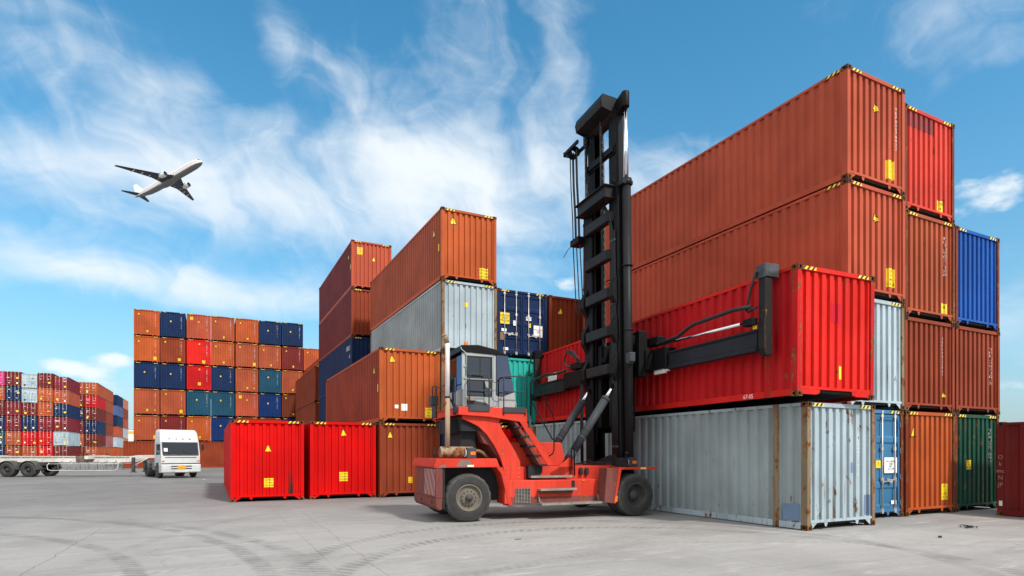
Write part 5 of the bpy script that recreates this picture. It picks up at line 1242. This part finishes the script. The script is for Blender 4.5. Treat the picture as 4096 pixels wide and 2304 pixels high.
    mr = nt.nodes.new('ShaderNodeMapRange'); mr.interpolation_type = 'SMOOTHSTEP'; L.new(den, mr.inputs[0]); mr.inputs[1].default_value = -.17; mr.inputs[2].default_value = .47
    ci = math_(nt, 'MULTIPLY', mr.outputs[0], .93)
    # low puffy clouds near the horizon
    pn = nt.nodes.new('ShaderNodeTexNoise'); L.new(comb(math_(nt,'MULTIPLY',az,16.0), math_(nt,'MULTIPLY',el,30.0), 2.2), pn.inputs['Vector']); pn.inputs['Scale'].default_value = 1; pn.inputs['Detail'].default_value = 6; pn.inputs['Roughness'].default_value = .55
    pc = None
    for bl in PUFFS:
        q = blob(*bl); pc = q if pc is None else math_(nt, 'ADD', pc, q)
    pd = math_(nt, 'ADD', math_(nt, 'SUBTRACT', pn.outputs['Fac'], .95), pc)
    m2 = nt.nodes.new('ShaderNodeMapRange'); m2.interpolation_type = 'SMOOTHSTEP'; L.new(pd, m2.inputs[0]); m2.inputs[1].default_value = -.02; m2.inputs[2].default_value = .30
    cl = math_(nt, 'MAXIMUM', ci, math_(nt, 'MULTIPLY', m2.outputs[0], .9))
    # pale haze low down
    hz = math_(nt, 'MULTIPLY', math_(nt, 'EXPONENT', math_(nt, 'MULTIPLY', math_(nt, 'ABSOLUTE', el), -4.5)), .85)
    c = mixc(nt, hz, base, HAZEC); c = mixc(nt, cl, c, mixc(nt, fill_cloud, CLOUDC, CLOUDFILL))
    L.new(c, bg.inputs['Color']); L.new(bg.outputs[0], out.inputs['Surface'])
SKYSTR = .1; SKYSAT = 1.34; SKYVAL = 1.06
CLOUDC = (5.2, 5.5, 5.7, 1); CLOUDFILL = (10.0, 9.6, 9.1, 1); HAZEC = (1.5, 2.5, 3.2, 1)  # second cloud colour raises ambient light from outside the view
def pxd(x, y):   # direction of a point of the yard's sky given in the 2576-wide survey plan -> (azimuth, elevation)
    f = 2407.56/1.590; X = (x-1308.3)/f; Z = (1135.9-y)/f
    return math.atan2(X, 1), math.atan2(Z, math.hypot(X, 1))
def B_(x, y, rx, ry, k, tilt=0): return (*pxd(x, y), rx/1700, ry/1700, k, tilt)
CIRRUS = [B_(1250,420,360,110,.34), B_(950,300,260,90,.26,-.55), B_(700,90,120,60,.26,-.9), B_(1420,140,70,170,.26,.35), B_(1180,120,170,180,.20), B_(300,430,520,90,.30,.08), B_(300,690,650,60,.40,-.06), B_(1000,560,700,130,.24), B_(1750,420,160,90,.34), B_(2300,830,400,90,.2), B_(620,320,500,60,.1,-.1),
          B_(2300,40,260,90,.2,-.3), B_(150,60,160,130,.12,-.6), B_(470,210,90,50,.24,.2), B_(250,130,170,60,.16,-.5), B_(120,790,220,45,-.14), B_(560,60,80,80,-.1), B_(600,220,60,60,-.08), B_(1850,200,330,150,-.22), B_(2450,700,200,200,-.05), B_(150,300,150,60,-.12)]
PUFFS = [B_(295,900,55,22,.62), B_(210,940,80,35,.5), B_(130,915,60,25,.42), B_(2490,480,150,70,.62), B_(1330,720,110,60,.5), B_(1440,715,50,35,.45), B_(2560,960,120,60,.35), B_(310,985,70,35,.5), B_(850,650,70,40,.35)]
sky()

cam = bpy.data.cameras.new('camera'); co = bpy.data.objects.new('camera', cam); COL.objects.link(co); scene.camera = co
cam.sensor_width = 36; cam.sensor_fit = 'HORIZONTAL'; cam.lens = 36*2407.56/4096
cam.shift_x = -(2080.24-2048)/4096; cam.shift_y = (1806.09-1152)/4096; cam.clip_start = .1; cam.clip_end = 6000
co.location = (0, 0, 1.778); co.rotation_euler = (R(90), 0, -YAW)
scene.view_settings.view_transform = 'Standard'; scene.view_settings.look = 'None'; scene.view_settings.exposure = .9; scene.view_settings.gamma = 1
scene.cycles.max_bounces = 6; scene.cycles.diffuse_bounces = 3; scene.cycles.transparent_max_bounces = 8
